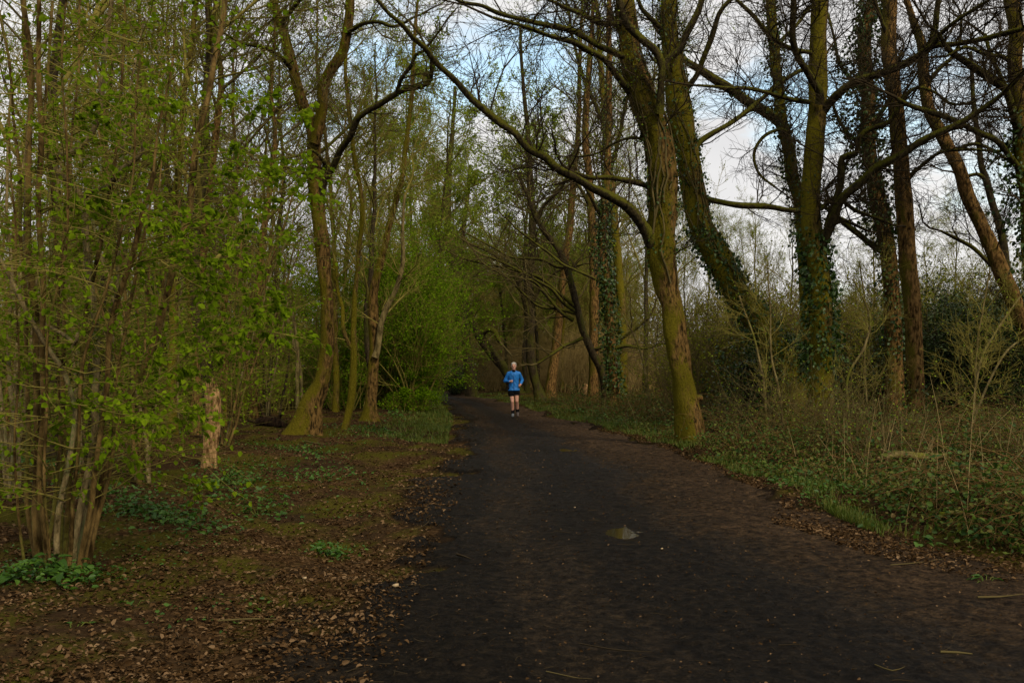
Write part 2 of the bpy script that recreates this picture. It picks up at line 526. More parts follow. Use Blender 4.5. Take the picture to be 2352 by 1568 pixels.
def path_mat():
    m, n, l = mat_new('muddy_path')
    out = n.new("ShaderNodeOutputMaterial"); b = n.new("ShaderNodeBsdfPrincipled")
    geo = n.new("ShaderNodeNewGeometry"); pos = geo.outputs['Position']
    at = n.new("ShaderNodeAttribute"); at.attribute_name = 'track'
    n1 = noise(n, l, pos, 1, 7, .68, (2.4, 1.3, 2))
    n2 = noise(n, l, pos, 11, 8, .78)
    n3 = noise(n, l, pos, 1, 5, .65, (9, 5, 8))
    a1 = n.new("ShaderNodeMath"); a1.operation = 'MULTIPLY_ADD'; l(n1.outputs[0], a1.inputs[0]); a1.inputs[1].default_value = 1.1
    l(at.outputs['Fac'], a1.inputs[2])
    a2 = n.new("ShaderNodeMath"); a2.operation = 'MULTIPLY_ADD'; l(n3.outputs[0], a2.inputs[0]); a2.inputs[1].default_value = .5; l(a1.outputs[0], a2.inputs[2])
    sub = n.new("ShaderNodeMath"); sub.operation = 'SUBTRACT'; l(a2.outputs[0], sub.inputs[0]); sub.inputs[1].default_value = .75
    r = ramp(n, [(.08, (.0078, .0058, .0037)), (.40, (.0165, .0116, .0070)), (.72, (.032, .0205, .0115)), (1, (.046, .029, .016))])
    l(sub.outputs[0], r.inputs[0])
    gr = ramp(n, [(.38, (.30, .30, .30)), (.50, (.90, .90, .90)), (.64, (2.1, 2.0, 1.8))]); l(n2.outputs[0], gr.inputs[0])
    mu = n.new("ShaderNodeMixRGB"); mu.blend_type = 'MULTIPLY'; mu.inputs[0].default_value = 1
    l(r.outputs[0], mu.inputs[1]); l(gr.outputs[0], mu.inputs[2])
    n6 = noise(n, l, pos, 55, 4, .7); g6 = ramp(n, [(.38, (.6, .6, .6)), (.52, (1, 1, 1)), (.66, (1.6, 1.55, 1.45))]); l(n6.outputs[0], g6.inputs[0])
    mu2 = n.new("ShaderNodeMixRGB"); mu2.blend_type = 'MULTIPLY'; mu2.inputs[0].default_value = 1
    l(mu.outputs[0], mu2.inputs[1]); l(g6.outputs[0], mu2.inputs[2]); l(mu2.outputs[0], b.inputs['Base Color'])
    rr = ramp(n, [(.3, (.55, .55, .55)), (.6, (.85, .85, .85))]); l(sub.outputs[0], rr.inputs[0]); l(rr.outputs[0], b.inputs['Roughness'])
    b.inputs['Specular IOR Level'].default_value = .03
    ad = n.new("ShaderNodeMath"); ad.operation = 'MULTIPLY_ADD'; l(n3.outputs[0], ad.inputs[0]); ad.inputs[1].default_value = 1.2; l(n2.outputs[0], ad.inputs[2])
    bp = n.new("ShaderNodeBump"); bp.inputs['Strength'].default_value = .9; bp.inputs['Distance'].default_value = .035
    l(ad.outputs[0], bp.inputs['Height']); l(bp.outputs[0], b.inputs['Normal'])
    l(b.outputs[0], out.inputs[0])
    return m


# ------------------------------------------------------------------ ground, path, puddles
th = np.concatenate([np.linspace(math.radians(-38), math.radians(38), 520), np.linspace(math.radians(40), math.radians(320), 90)])
rr_ = np.concatenate([[0.0], np.geomspace(.6, 110, 420), np.geomspace(120, 900, 14)])
TH, RR = np.meshgrid(th, rr_)
GX, GY = RR * np.sin(TH), RR * np.cos(TH)
fade = 1 - smooth(90, 200, RR)
GZ = gh(GX, GY) * fade - .035 * smooth(.5, 1, inside(GX, GY)) * fade
nn_, mm_ = TH.shape
idx = np.arange(nn_ * mm_).reshape(nn_, mm_); nx = np.roll(idx, -1, 1)
F = np.stack([idx[:-1], idx[1:], nx[1:], nx[:-1]], -1).reshape(-1, 4)
g = build('ground', np.stack([GX, GY, GZ], -1), F, ground_mat(), smoothed=True, attrs={'mud': smooth(.0, .42, inside(GX, GY)).ravel()})
tag(g, kind='structure')

ys = np.concatenate([np.linspace(-15, 3, 30), np.geomspace(3.04, 100, 1000)])
us = np.linspace(-.1, 1.1, 360)
U, Y = np.meshgrid(us, ys)
Lw, Rw = path_l(Y), path_r(Y)
X = Lw + U * (Rw - Lw)
ins = inside(X, Y)
prof = [(-.1, .4), (0, .08), (.06, -.02), (.14, .0), (.20, .34), (.28, .30), (.35, .06), (.45, .02), (.54, .06), (.62, .40), (.78, .66), (1.1, .78)]
wv = U + .03 * np.sin(Y * .7) + .02 * np.sin(Y * 1.9 + 1)
track = np.interp(wv, [a for a, b in prof], [b for a, b in prof])
track = track + .22 * smooth(14, 26, Y) * (1 - smooth(50, 60, Y)) - .05
rut = -.018 * np.exp(-((wv - .2) / .07) ** 2) - .02 * np.exp(-((wv - .6) / .08) ** 2)
mic = np.zeros_like(X)
for f, a_ in ((1.6, .022), (3.4, .018), (7, .020), (13, .013), (24, .008)):
    n_ = vn(X, Y, f, f); mic += a_ * (np.abs(n_) * -1.2 + .25 if f > 3 else n_)
fadeD = 1 - .6 * smooth(20, 50, Y)
mic *= fadeD
dpud = np.ones_like(X)
for px, py, rx, ry in PUDDLES:
    a_, b_ = gpt(px, py); dpud *= smooth(.2, 1.1, np.sqrt(((X - a_) / .27) ** 2 + ((Y - b_) / .62) ** 2))
    track = track - .35 * (1 - smooth(.5, 2.2, np.sqrt(((X - a_) / .27) ** 2 + ((Y - b_) / .62) ** 2)))
Z = gh(X, Y) + (.006 + mic * (.35 + .65 * dpud) + rut * dpud * ins) - .05 * (1 - smooth(.25, .6, ins + .12 * np.sin(X * 7 + Y * 5) * .5))
nn_, mm_ = X.shape
idx = np.arange(nn_ * mm_).reshape(nn_, mm_)
F = np.stack([idx[:-1, :-1], idx[:-1, 1:], idx[1:, 1:], idx[1:, :-1]], -1).reshape(-1, 4)
pth = build('path', np.stack([X, Y, Z], -1), F, path_mat(), smoothed=True, attrs={'track': track.ravel()})
tag(pth, kind='structure')

wm, n_, l_ = mat_new('puddle_water')
o_ = n_.new("ShaderNodeOutputMaterial"); b_ = n_.new("ShaderNodeBsdfPrincipled")
b_.inputs['Base Color'].default_value = (.022, .016, .007, 1); b_.inputs['Roughness'].default_value = .05; b_.inputs['IOR'].default_value = 1.22
l_(b_.outputs[0], o_.inputs[0])
for i, (px, py, rx, ry) in enumerate(PUDDLES):
    cx, cy_ = gpt(px, py)
    D = cy_
    wx, wy = .21, .48
    A = np.linspace(0, 2 * math.pi, 33)[:-1]
    rr = 1 + .18 * np.sin(2 * A + 1 + i) + .13 * np.sin(3 * A + i * 2) + .08 * np.sin(7 * A)
    zz = gh1(cx, cy_) + .016
    V = []
    for s_ in (.02, .5, 1):
        V += [(cx + wx * s_ * r_ * math.cos(a), cy_ + wy * s_ * r_ * math.sin(a), zz) for a, r_ in zip(A, rr)]
    idx = np.arange(96).reshape(3, 32); nx = np.roll(idx, -1, 1)
    F = np.stack([idx[:-1], idx[1:], nx[1:], nx[:-1]], -1).reshape(-1, 4)
    pu = build('puddle', V, F, wm); tag(pu, kind='structure')

# ------------------------------------------------------------------ traced trees
def trace(pts, D0, D1=None):
    """[(px,py,rpx)...] base to tip -> world points and radii; depth runs D0..D1"""
    D1 = D0 if D1 is None else D1
    a = np.array([(p[0], p[1]) for p in pts], float)
    s = np.concatenate([[0], np.cumsum(np.linalg.norm(np.diff(a, axis=0), axis=1))]); s /= s[-1]
    Ds = D0 + (D1 - D0) * s
    W_ = np.array([P(x, y, d) for (x, y), d in zip(a, Ds)])
    return W_, np.array([p[2] for p in pts]) * Ds / FPX


def spawn(G, pts, rad, dens, prm, L=(.8, 2.2), t0=.1, upb=.3, rf=.45, rmax=.02):
    p, r = spline(pts, rad, .25)
    s = np.concatenate([[0], np.cumsum(np.linalg.norm(np.diff(p, axis=0), axis=1))])
    tot = s[-1]
    n = int(tot * (1 - t0) * dens)
    for i in range(n):
        q = (t0 + (1 - t0) * G.rg.random()) * tot
        k = min(len(p) - 2, int(np.searchsorted(s, q)) - 1); k = max(0, k)
        d = p[k + 1] - p[k]; d = d / (np.linalg.norm(d) + 1e-9)
        e = np.array([G.rg.gauss(0, 1), G.rg.gauss(0, 1), G.rg.gauss(0, 1)])
        e = e - d * e.dot(d); e /= np.linalg.norm(e) + 1e-9
        dd = unit(tuple(d * .55 + e + np.array([0, 0, upb])))
        ll = G.rg.uniform(*L)
        G.grow(tuple(p[k]), dd, ll, min(rmax, max(prm['rmin'] * 1.5, r[k] * rf)), 0, prm)


def ivy_on(acc, pts, rad, dens, size, thick, t0=0, t1=1, rg=nr):
    p, r = spline(pts, rad, .1)
    n = len(p); a0, a1 = int(n * t0), max(int(n * t0) + 2, int(n * t1))
    area = np.sum(r[a0:a1]) * .1 * 6.28
    N = int(area * dens * 1.9) + 10
    k = rg.integers(a0, a1 - 1, N)
    e = rg.normal(size=(N, 3)); e[:, 2] *= .15
    e /= np.linalg.norm(e, axis=1, keepdims=True)
    lump = .4 + .9 * np.clip(np.sin(p[k, 2] * 2.3 + e[:, 0] * 3 + p[k, 0]) * .5 + .5, 0, 1)
    o = r[k][:, None] + thick * (rg.random((N, 1)) ** 1.5) * lump[:, None]
    pos = p[k] + e * o + rg.normal(size=(N, 3)) * .05
    d = e * .6 + np.array([0, 0, -.7])
    leaves(acc, pos, size * rg.uniform(.6, 1.25, N), d, 0, 'leaf', .3, 0, .9)


def hero(name, label, trunks, limbs, mat='mossy', limbmat='limb', twigmat='twig_dark', dens=3.0, prm=None, group=None,
         cat='tree', base=None, flare=.85, ivy=None, leafs=None, L=(.7, 2.0), seed=1, sides=16, limbname='limb', lump=.07, trdens=.6, trt0=.4, rmax=.02, vines=None):
    prm = dict(PRM, **(prm or {}))
    G = Growth(random.Random(seed))
    b = trunks[0][0][0]
    loc = np.array([b[0], b[1], gh1(b[0], b[1])]) if base is None else base
    root = thing(name, label, cat, tuple(loc), group)
    acc = Acc(); iacc = Acc()
    for i, (p, r) in enumerate(trunks):
        p2 = p.copy(); r2 = r.copy()
        if i == 0: p2[0][2] = loc[2] - .12
        trunk_tube(acc, p2, r2, sides, .1, lump, flare if i == 0 else 0, seed * 10 + i, .012)
        spawn(G, p2, r2, dens * trdens, prm, L, trt0, .3, rmax=rmax)
    acc.obj('trunk', M[mat], root, loc, True)
    for i, (p, r) in enumerate(limbs):
        la = Acc()
        trunk_tube(la, p, r, 9, .12, .1, 0, seed * 20 + i, .02)
        la.obj(limbname, M[limbmat], root, loc, True)
        spawn(G, p, r, dens, prm, L, .12, .2, rmax=rmax)
        # carry the limb end on as a branch
        d = p[-1] - p[-2]
        G.grow(tuple(p[-1]), unit(tuple(d)), 1.2, r[-1] * .9, 0, prm)
    if G.lines:
        ca = Acc(); G.emit(ca); ca.obj('crown', M[twigmat], root, loc)
    if ivy:
        for (j, dn, sz, tk, t0, t1) in ivy:
            p, r = (trunks + limbs)[j]
            ivy_on(iacc, p, r, dn, sz, tk, t0, t1)
        iacc.obj('ivy', M['ivy'], root, loc)
    if vines:
        va = Acc()
        for (j, cnt, t0, t1) in vines:
            p, r = spline(*(trunks + limbs)[j], .3); m_ = len(p)
            for q in range(cnt):
                a0 = int(m_ * (t0 + (t1 - t0) * G.rg.random() * .5)); a1 = min(m_ - 1, a0 + int(m_ * (t1 - t0) * G.rg.uniform(.3, .8)))
                if a1 - a0 < 4: continue
                an = G.rg.uniform(0, 6.28); w_ = []
                for k in range(a0, a1):
                    an += G.rg.uniform(-.35, .35); w_.append(p[k] + np.array([math.cos(an), math.sin(an), 0]) * r[k] * 1.06)
                trunk_tube(va, w_, np.linspace(G.rg.uniform(.012, .028), .008, len(w_)), 5, .15, .1, 0, q, .01)
        va.obj('ivy_stems', M['twig'], root, loc, True)
    if leafs:
        lm, cnt, sz, lo = leafs
        tp = np.array(G.tips); td = np.array(G.tdirs)
        k = np.where(tp[:, 2] > lo)[0]
        if len(k):
            k = nr.choice(k, min(cnt, len(k) * 3))
            a = Acc(); leaves(a, tp[k] + nr.normal(size=(len(k), 3)) * .04, sz * nr.uniform(.6, 1.3, len(k)), td[k], .2, 'quad')
            a.obj('leaves', M[lm], root, loc)
    return root


def T(pts, D0, D1=None, base=False):
    w, r = trace(pts, D0, D1)
    if base: w[0][2] = gh1(w[0][0], w[0][1])
    return w, r


# --- big forked mossy tree right of the path
D = 19.8
hero('mossy_tree', 'big ridged mossy tree with two stems beside the right edge of the path', [
    T([(1587, 1032, 29), (1583, 980, 30), (1575, 921, 29), (1565, 855, 26), (1553, 780, 25), (1544, 704, 25), (1530, 654, 26), (1520, 578, 29), (1522, 503, 31), (1520, 440, 31), (1514, 352, 31), (1504, 293, 32), (1482, 234, 32), (1462, 176, 29), (1447, 117, 25), (1441, 59, 23), (1434, 0, 21), (1428, -60, 18)], D, base=True)],
    [T([(1500, 560, 20), (1486, 535, 15), (1470, 513, 12), (1444, 477, 11.5), (1404, 452, 11), (1364, 432, 11), (1323, 407, 10), (1283, 387, 10), (1253, 361, 9), (1212, 341, 9), (1182, 306, 8), (1145, 282, 8), (1080, 227, 7.5), (1045, 186, 7), (1004, 146, 6.5), (979, 111, 6), (949, 86, 5.5), (924, 55, 5), (894, 30, 4.5), (860, -10, 4)], D, 16),
     T([(1514, 262, 12), (1517, 205, 9), (1520, 152, 9), (1506, 117, 9), (1473, 85, 9), (1441, 50, 9), (1424, 0, 8), (1410, -40, 7)], D - .4, D - 1),
     T([(1452, 215, 10), (1435, 196, 8), (1412, 164, 7.5), (1386, 132, 7), (1350, 114, 7), (1315, 97, 6.5), (1256, 82, 5.5), (1200, 60, 4.5), (1130, 40, 3.5)], D, 17.5),
     T([(1450, 140, 9), (1430, 129, 7), (1374, 103, 7), (1324, 73, 6.5), (1272, 60, 6), (1156, 35, 5), (1105, 15, 4.5), (1055, 5, 4), (1020, -20, 3)], D, 17),
     T([(1440, 60, 8), (1418, 56, 6), (1374, 53, 5.5), (1330, 32, 5), (1286, 15, 4), (1230, -12, 3)], D, 18),
     T([(1500, 440, 9), (1484, 427, 6), (1439, 414, 6), (1394, 408, 5.5), (1354, 408, 5), (1318, 396, 4)], D + .2, D - .5),
     T([(1500, 330, 5), (1460, 318, 3.5), (1410, 330, 3), (1370, 352, 2.5), (1330, 360, 2)], D, D + 1)],
    mat='mossy', dens=2.7, L=(.5, 1.9), seed=3, sides=20, ivy=[(0, 60, .06, .08, .40, .93)], vines=[(0, 22, .3, 1)], lump=.11, leafs=('fresh_leaf', 1500, .035, 2))
# burl on it
root_R = [o for o in COL.objects if o.name == 'mossy_tree'][0]
bp_ = P(1606, 916, 19.75)
ba = Acc(); trunk_tube(ba, np.array([bp_ + np.array([-.12, 0, -.12]), bp_ + np.array([-.05, -.02, 0]), bp_ + np.array([.05, -.04, .03])]), [.07, .085, .045], 12, .03, .15, seed=4)
ba.obj('burl', M['brown'], root_R, tuple(root_R.location), True)

# --- leaning ivy tree behind it
D = 23.5
hero('ivy_tree', 'thick leaning tree wrapped in ivy just behind the big ridged mossy tree', [
    T([(1850, 990, 34), (1815, 870, 33), (1772, 790, 32), (1735, 729, 32), (1691, 669, 30), (1656, 603, 30), (1626, 553, 28), (1605, 503, 26), (1590, 427, 25), (1578, 352, 26), (1567, 292, 27), (1556, 234, 28), (1550, 176, 26), (1544, 117, 21), (1538, 59, 20), (1536, 0, 19), (1534, -60, 17)], D, base=True)],
    [T([(1526, 160, 11), (1535, 135, 8), (1558, 117, 8), (1576, 79, 8), (1597, 38, 7.5), (1611, 0, 7), (1620, -40, 6)], D - .6, D - 1),
     T([(1570, 225, 8), (1579, 202, 6.5), (1602, 170, 6.5), (1617, 126, 6), (1638, 67, 6), (1655, 26, 5.5), (1690, -10, 5)], D, D - 1),
     T([(1568, 380, 8), (1590, 350, 7), (1612, 322, 6.5), (1688, 277, 6), (1753, 227, 5.5), (1799, 186, 5), (1864, 146, 4), (1900, 120, 3)], D, 25),
     T([(1612, 455, 9), (1627, 459, 7), (1688, 471, 7), (1763, 474, 7), (1829, 484, 6.5), (1880, 470, 5), (1930, 500, 4), (1990, 530, 3)], D, 24.5),
     T([(1530, 75, 7), (1500, 50, 6), (1475, 25, 5), (1462, -15, 4)], D, D - .5)],
    mat='mossy2', dens=2.3, seed=5, sides=18, ivy=[(0, 190, .075, .18, .12, .50), (0, 90, .065, .10, .50, .95)], vines=[(0, 16, .1, 1)], lump=.08)

# --- tall straight mossy tree, ivy sleeve low down
D = 21.0
hero('mossy_tree', 'tall straight olive mossy tree with a dark ivy sleeve low on its trunk, right side', [
    T([(1888, 1022, 27), (1886, 960, 26), (1885, 870, 26), (1885, 756, 25), (1882, 655, 26), (1870, 570, 25), (1864, 504, 23), (1864, 428, 22), (1870, 353, 21), (1876, 262, 20), (1877, 217, 20), (1877, 151, 19), (1880, 76, 18.5), (1884, 0, 18), (1886, -60, 16)], D, base=True)],
    [T([(1882, 240, 10), (1884, 212, 9), (1859, 171, 8.5), (1834, 131, 8.5), (1821, 76, 8), (1824, 0, 7), (1828, -40, 6)], D - .3, D - 1.2),
     T([(1885, 262, 13), (1900, 242, 11), (1925, 217, 10), (1965, 189, 9.5), (2015, 171, 9), (2061, 156, 8.5), (2106, 131, 8), (2141, 106, 7.5), (2192, 101, 6.5), (2267, 86, 6), (2352, 66, 5), (2420, 50, 4)], D, 18),
     T([(1870, 236, 7), (1859, 234, 5.5), (1814, 227, 5.5), (1774, 217, 5), (1713, 204, 4.5), (1663, 202, 4), (1602, 197, 3)], D, D - 1.5),
     T([(1874, 130, 7), (1864, 121, 5.5), (1804, 106, 5.5), (1764, 76, 5), (1728, 35, 5), (1688, -4, 4)], D, D - 1),
     T([(1878, 590, 15), (1889, 554, 11), (1915, 494, 10.5), (1935, 453, 10), (1980, 413, 9.5), (2015, 383, 9), (2076, 353, 8.5), (2116, 327, 8), (2167, 302, 7.5), (2217, 277, 7), (2282, 232, 6.5), (2352, 166, 5.5), (2420, 100, 4)], D, 17.5),
     T([(1900, 520, 10), (1910, 484, 7.5), (1930, 428, 7.5), (1937, 363, 7), (1970, 353, 6.5), (1975, 317, 6), (2000, 297, 5.5), (2040, 282, 5), (2066, 237, 4.5), (2075, 215, 3.5)], D - .2, D - 1.5),
     T([(2141, 106, 6), (2170, 70, 5), (2210, 40, 4.5), (2260, 10, 4), (2300, -20, 3)], 19.3, 18),
     T([(1884, 480, 6), (1920, 455, 5), (1960, 480, 4.5), (2010, 500, 4), (2060, 520, 3)], D, D + 1)],
    mat='mossy2', limbmat='limb', dens=4.2, L=(.5, 2.0), seed=8, sides=18, ivy=[(0, 210, .085, .20, .16, .45), (0, 40, .07, .08, .02, .16), (0, 45, .05, .05, .45, .6)])

# --- slim tree behind, bending, with ivy
D = 27
hero('ivy_tree', 'slim bending ivy-grown tree left of and behind the tall olive mossy tree', [
    T([(1850, 985, 15), (1852, 800, 14), (1850, 640, 14), (1846, 560, 14), (1838, 479, 14), (1829, 443, 14), (1817, 393, 14), (1812, 343, 14), (1797, 282, 14), (1792, 217, 13), (1781, 151, 12), (1774, 76, 12), (1769, 0, 11), (1765, -50, 10)], D, base=True)],
    [T([(1798, 290, 13), (1784, 272, 11), (1748, 252, 11), (1713, 232, 11), (1663, 197, 11), (1612, 166, 9), (1575, 140, 8), (1540, 110, 5)], D, D - 1),
     T([(1780, 130, 7), (1800, 90, 5), (1830, 60, 4), (1860, 20, 3.5), (1900, -10, 3)], D, D + 1),
     T([(1815, 350, 7), (1800, 300, 5), (1760, 310, 4), (1735, 350, 3.5), (1745, 400, 3), (1780, 430, 2.5)], D, D - 1)],
    mat='mossy2', dens=3.0, seed=11, ivy=[(0, 150, .075, .16, .42, .97), (1, 80, .07, .12, .0, .6)])

# --- dark ivy-smothered trunk
D = 25
hero('ivy_tree', 'dark upright tree smothered in ragged ivy between two bare straight trunks on the right', [
    T([(2062, 990, 21), (2058, 900, 20), (2052, 781, 18), (2048, 705, 18), (2041, 605, 18), (2030, 529, 18), (2015, 453, 17), (2002, 378, 16), (1994, 302, 16), (1992, 227, 15), (1985, 126, 14), (1990, 60, 13), (2004, 0, 12), (2012, -50, 10)], D, base=True)],
    [T([(1995, 230, 7), (1960, 190, 5), (1930, 150, 4), (1915, 90, 3.5), (1900, 30, 3)], D, D + 1),
     T([(2000, 340, 7), (1960, 320, 5), (1935, 290, 4), (1915, 240, 3)], D, D + .5),
     T([(2040, 585, 9), (2000, 560, 7), (1960, 530, 6), (1925, 500, 5), (1900, 450, 4)], D, D + 1),
     T([(1995, 300, 6), (2030, 250, 5), (2060, 190, 4), (2070, 120, 3)], D, D + 1)],
    mat='brown', dens=2.4, seed=13, vines=[(0, 14, .05, .8)], ivy=[(0, 260, .085, .48, .42, .98), (0, 130, .08, .22, .16, .42), (1, 160, .08, .25, 0, .7), (2, 200, .08, .3, 0, .9)])

# --- smooth straight brown tree
D = 22.5
hero('smooth_tree', 'smooth straight red-brown tree standing in brambles, nearest bare trunk to the right edge', [
    T([(2103, 1008, 22), (2103, 960, 20), (2104, 895, 19.5), (2099, 794, 19), (2094, 700, 19), (2086, 605, 19), (2081, 529, 19), (2076, 453, 19), (2071, 378, 18), (2061, 302, 18), (2051, 202, 17.5), (2042, 101, 17), (2046, 0, 16), (2050, -60, 14)], D, base=True)],
    [T([(2084, 410, 7), (2098, 397, 5), (2120, 378, 4.5), (2160, 350, 4), (2215, 345, 3.5), (2280, 348, 3), (2352, 340, 2.5)], D, D - 1.5),
     T([(2045, 90, 7), (2030, 60, 5), (2015, 20, 4.5), (2005, -20, 4)], D, D - .5),
     T([(2060, 250, 5), (2100, 205, 4), (2150, 215, 3.5), (2190, 240, 3), (2235, 235, 2.5)], D, D - 1)],
    mat='brown', dens=2.6, seed=17, ivy=[(0, 60, .07, .06, .04, .13)], lump=.04)

# --- leaning curved tree right
D = 24
hero('curved_tree', 'bare brown tree curving down to the right edge from the top right corner', [
    T([(2430, 985, 23), (2415, 900, 22), (2384, 820, 21), (2352, 746, 19), (2333, 705, 18), (2303, 630, 18), (2267, 544, 17), (2232, 469, 16), (2202, 383, 15), (2162, 312, 13.5), (2130, 242, 13), (2121, 166, 12), (2118, 100, 11), (2100, 50, 8), (2080, -10, 6)], D, base=True)],
    [T([(2120, 150, 9), (2128, 115, 7), (2145, 70, 6.5), (2155, 20, 6), (2160, -30, 5)], D, D - .5),
     T([(2190, 350, 6), (2240, 330, 4), (2290, 350, 3.5), (2340, 390, 3)], D, D - 1),
     T([(2350, 720, 7), (2300, 640, 5.5), (2250, 580, 4.5), (2205, 552, 4), (2160, 530, 3)], D + .5, D + 1),
     T([(2125, 200, 7), (2150, 165, 5), (2185, 130, 4), (2205, 85, 3.5), (2210, 40, 3)], D, D)],
    mat='brown', dens=3.4, seed=19)
D = 29
hero('slim_tree', 'slim dark tree behind the curved brown tree near the right edge', [
    T([(2352, 970, 11), (2335, 800, 10), (2318, 650, 9), (2308, 580, 9), (2298, 529, 8.5), (2283, 479, 8), (2267, 418, 8), (2252, 373, 7), (2245, 300, 6), (2235, 220, 5), (2230, 120, 4)], D, base=True)],
    [T([(2262, 410, 6), (2245, 400, 4), (2215, 405, 3), (2190, 395, 2.5)], D, D)],
    mat='dark', dens=2.5, seed=21, flare=.2)
D = 20
hero('edge_tree', 'mossy tree cut by the right edge, long limbs reaching left, ivy round its middle', [
    T([(2400, 1028, 26), (2395, 900, 25), (2388, 750, 23), (2375, 600, 21), (2360, 460, 19), (2350, 403, 18), (2343, 328, 17), (2338, 227, 16), (2333, 151, 16), (2338, 76, 16), (2323, 0, 16), (2310, -60, 14)], D, base=True)],
    [T([(2346, 330, 12), (2313, 217, 8.5), (2282, 186, 8.5), (2232, 151, 8), (2182, 116, 6), (2160, 80, 4)], D, D - 1),
     T([(2350, 400, 10), (2338, 383, 7.5), (2293, 328, 7), (2232, 302, 7), (2167, 267, 6.5), (2096, 242, 5.5), (2060, 225, 4)], D, D - 1.4),
     T([(2335, 150, 8), (2300, 130, 5), (2260, 125, 4.5), (2215, 110, 4), (2170, 130, 3)], D, D - 1),
     T([(2340, 250, 8), (2310, 200, 6), (2280, 140, 5), (2260, 80, 4)], D + .3, D + 1)],
    mat='mossy', dens=4.2, seed=23, ivy=[(0, 200, .085, .45, .36, .66), (1, 100, .07, .15, 0, .3)])

# --- left forked mossy tree
D = 22.3
hero('forked_tree', 'mossy forked tree leaning up from a broad base at the left edge of the path', [
    T([(697, 1009, 28), (706, 965, 27), (716, 925, 25), (741, 870, 18), (752, 793, 15), (752, 705, 14), (748, 652, 13.5), (741, 600, 15), (736, 547, 17.5), (729, 477, 16), (724, 400, 17), (722, 340, 17), (722, 300, 17), (708, 268, 14), (690, 220, 13), (675, 170, 12), (662, 120, 11), (645, 60, 10), (628, 0, 9), (615, -50, 7)], D, base=True),
    T([(722, 330, 13), (732, 290, 13.5), (740, 245, 13), (742, 205, 12), (760, 165, 12), (785, 125, 11.5), (796, 85, 11), (803, 30, 10), (806, -50, 9)], D - .2, D - .6)],
    [T([(736, 450, 11), (744, 420, 8.5), (757, 392, 8), (778, 345, 8), (805, 310, 7.5), (820, 275, 7.5), (845, 257, 7), (870, 243, 7), (900, 222, 6.5), (930, 205, 6), (960, 200, 5.5), (985, 190, 5.5), (994, 165, 5), (992, 130, 4), (980, 110, 3)], D, 20),
     T([(910, 215, 5.5), (925, 180, 5), (945, 150, 4.5), (955, 125, 4), (975, 115, 3.5)], 20.8, 20),
     T([(740, 395, 8), (745, 380, 5), (735, 365, 4), (715, 345, 3.5), (690, 355, 3), (650, 365, 2.5), (600, 372, 2)], D, D - 1.5),
     T([(728, 420, 6), (690, 395, 4), (650, 385, 3.5), (610, 400, 3)], D, D - 1),
     T([(720, 360, 6), (760, 330, 4), (800, 290, 3.5), (830, 240, 3), (850, 200, 2.5)], D, D + 1.5),
     T([(796, 75, 7), (830, 55, 5), (870, 50, 4.5), (910, 60, 4), (950, 40, 3)], D - .5, D - 2),
     T([(672, 160, 6), (640, 130, 5), (600, 110, 4.5), (560, 100, 3.5)], D, D - 2),
     T([(645, 60, 6), (665, 25, 5), (690, 0, 4.5), (720, -25, 4)], D, D - 1)],
    mat='mossy', twigmat='twig', dens=2.3, L=(.5, 2.0), seed=29, sides=18, leafs=('hazel_leaf', 1800, .05, 7))

# --- thin twisted mossy tree and red-brown tree beside it
hero('thin_tree', 'thin crooked yellow-mossed tree just right of the forked mossy tree', [
    T([(789, 1001, 9), (801, 951, 8), (811, 881, 8), (813, 796, 7.5), (812, 760, 6.5), (813, 687, 6), (822, 600, 5.5), (833, 479, 5.5), (815, 360, 5), (800, 250, 4.5), (793, 151, 4), (800, 50, 3.5)], 23.4, base=True)],
    [T([(812, 800, 6), (798, 782, 5), (787, 747, 5), (785, 705, 4.5), (775, 660, 3.5), (770, 600, 3)], 23.4, 23.6)],
    mat='mossy2', limbmat='mossy2', twigmat='twig_olive', dens=2.4, seed=31, flare=.3, L=(.4, 1.2), leafs=('hazel_leaf', 500, .05, 2))
hero('red_brown_tree', 'red-brown tree with a pale side limb at the left path edge, by the green hawthorns', [
    T([(849, 974, 17), (851, 930, 13), (854, 881, 12.5), (859, 775, 12), (858, 705, 12), (862, 652, 10), (877, 590, 8), (905, 470, 6.5), (925, 400, 6), (937, 300, 5.5), (946, 220, 5), (950, 100, 4), (960, 0, 3)], 28.2, base=True)],
    [T([(862, 820, 8), (870, 793, 6.5), (875, 747, 6.5), (889, 705, 6), (907, 670, 5.5), (921, 635, 5.5), (926, 590, 5), (922, 520, 4), (930, 450, 3.5)], 28, 27.6)],
    mat='mossy', limbmat='pale', twigmat='twig_olive', dens=2.2, seed=33, L=(.5, 1.8), leafs=('fresh_leaf', 900, .05, 3))
for i, (pts, D, lab) in enumerate([
    ([(683, 940, 5), (683, 860, 4.5), (682, 775, 4), (672, 715, 3.5), (664, 670, 3), (661, 628, 2.5), (678, 564, 2), (700, 540, 1.5)], 25, 'pale thin sapling pole leaning behind the base of the forked mossy tree'),
    ([(700, 945, 4), (690, 850, 3.5), (672, 780, 3), (655, 700, 2.5), (650, 635, 2.2), (654, 582, 2)], 26, 'second pale sapling pole crossing the first, left of the forked mossy tree'),
    ([(640, 935, 3.5), (655, 880, 3), (662, 820, 2.5), (655, 760, 2.2), (640, 700, 2)], 30, 'dark thin sapling rising left of the two pale sapling poles')]):
    hero('sapling', lab, [T(pts, D, base=True)], [], mat='pale' if i < 2 else 'dark', twigmat='twig_olive', dens=2.5, seed=40 + i, flare=0, L=(.3, .9), sides=7, trdens=1, cat='sapling', leafs=('hazel_leaf', 120, .05, 1))

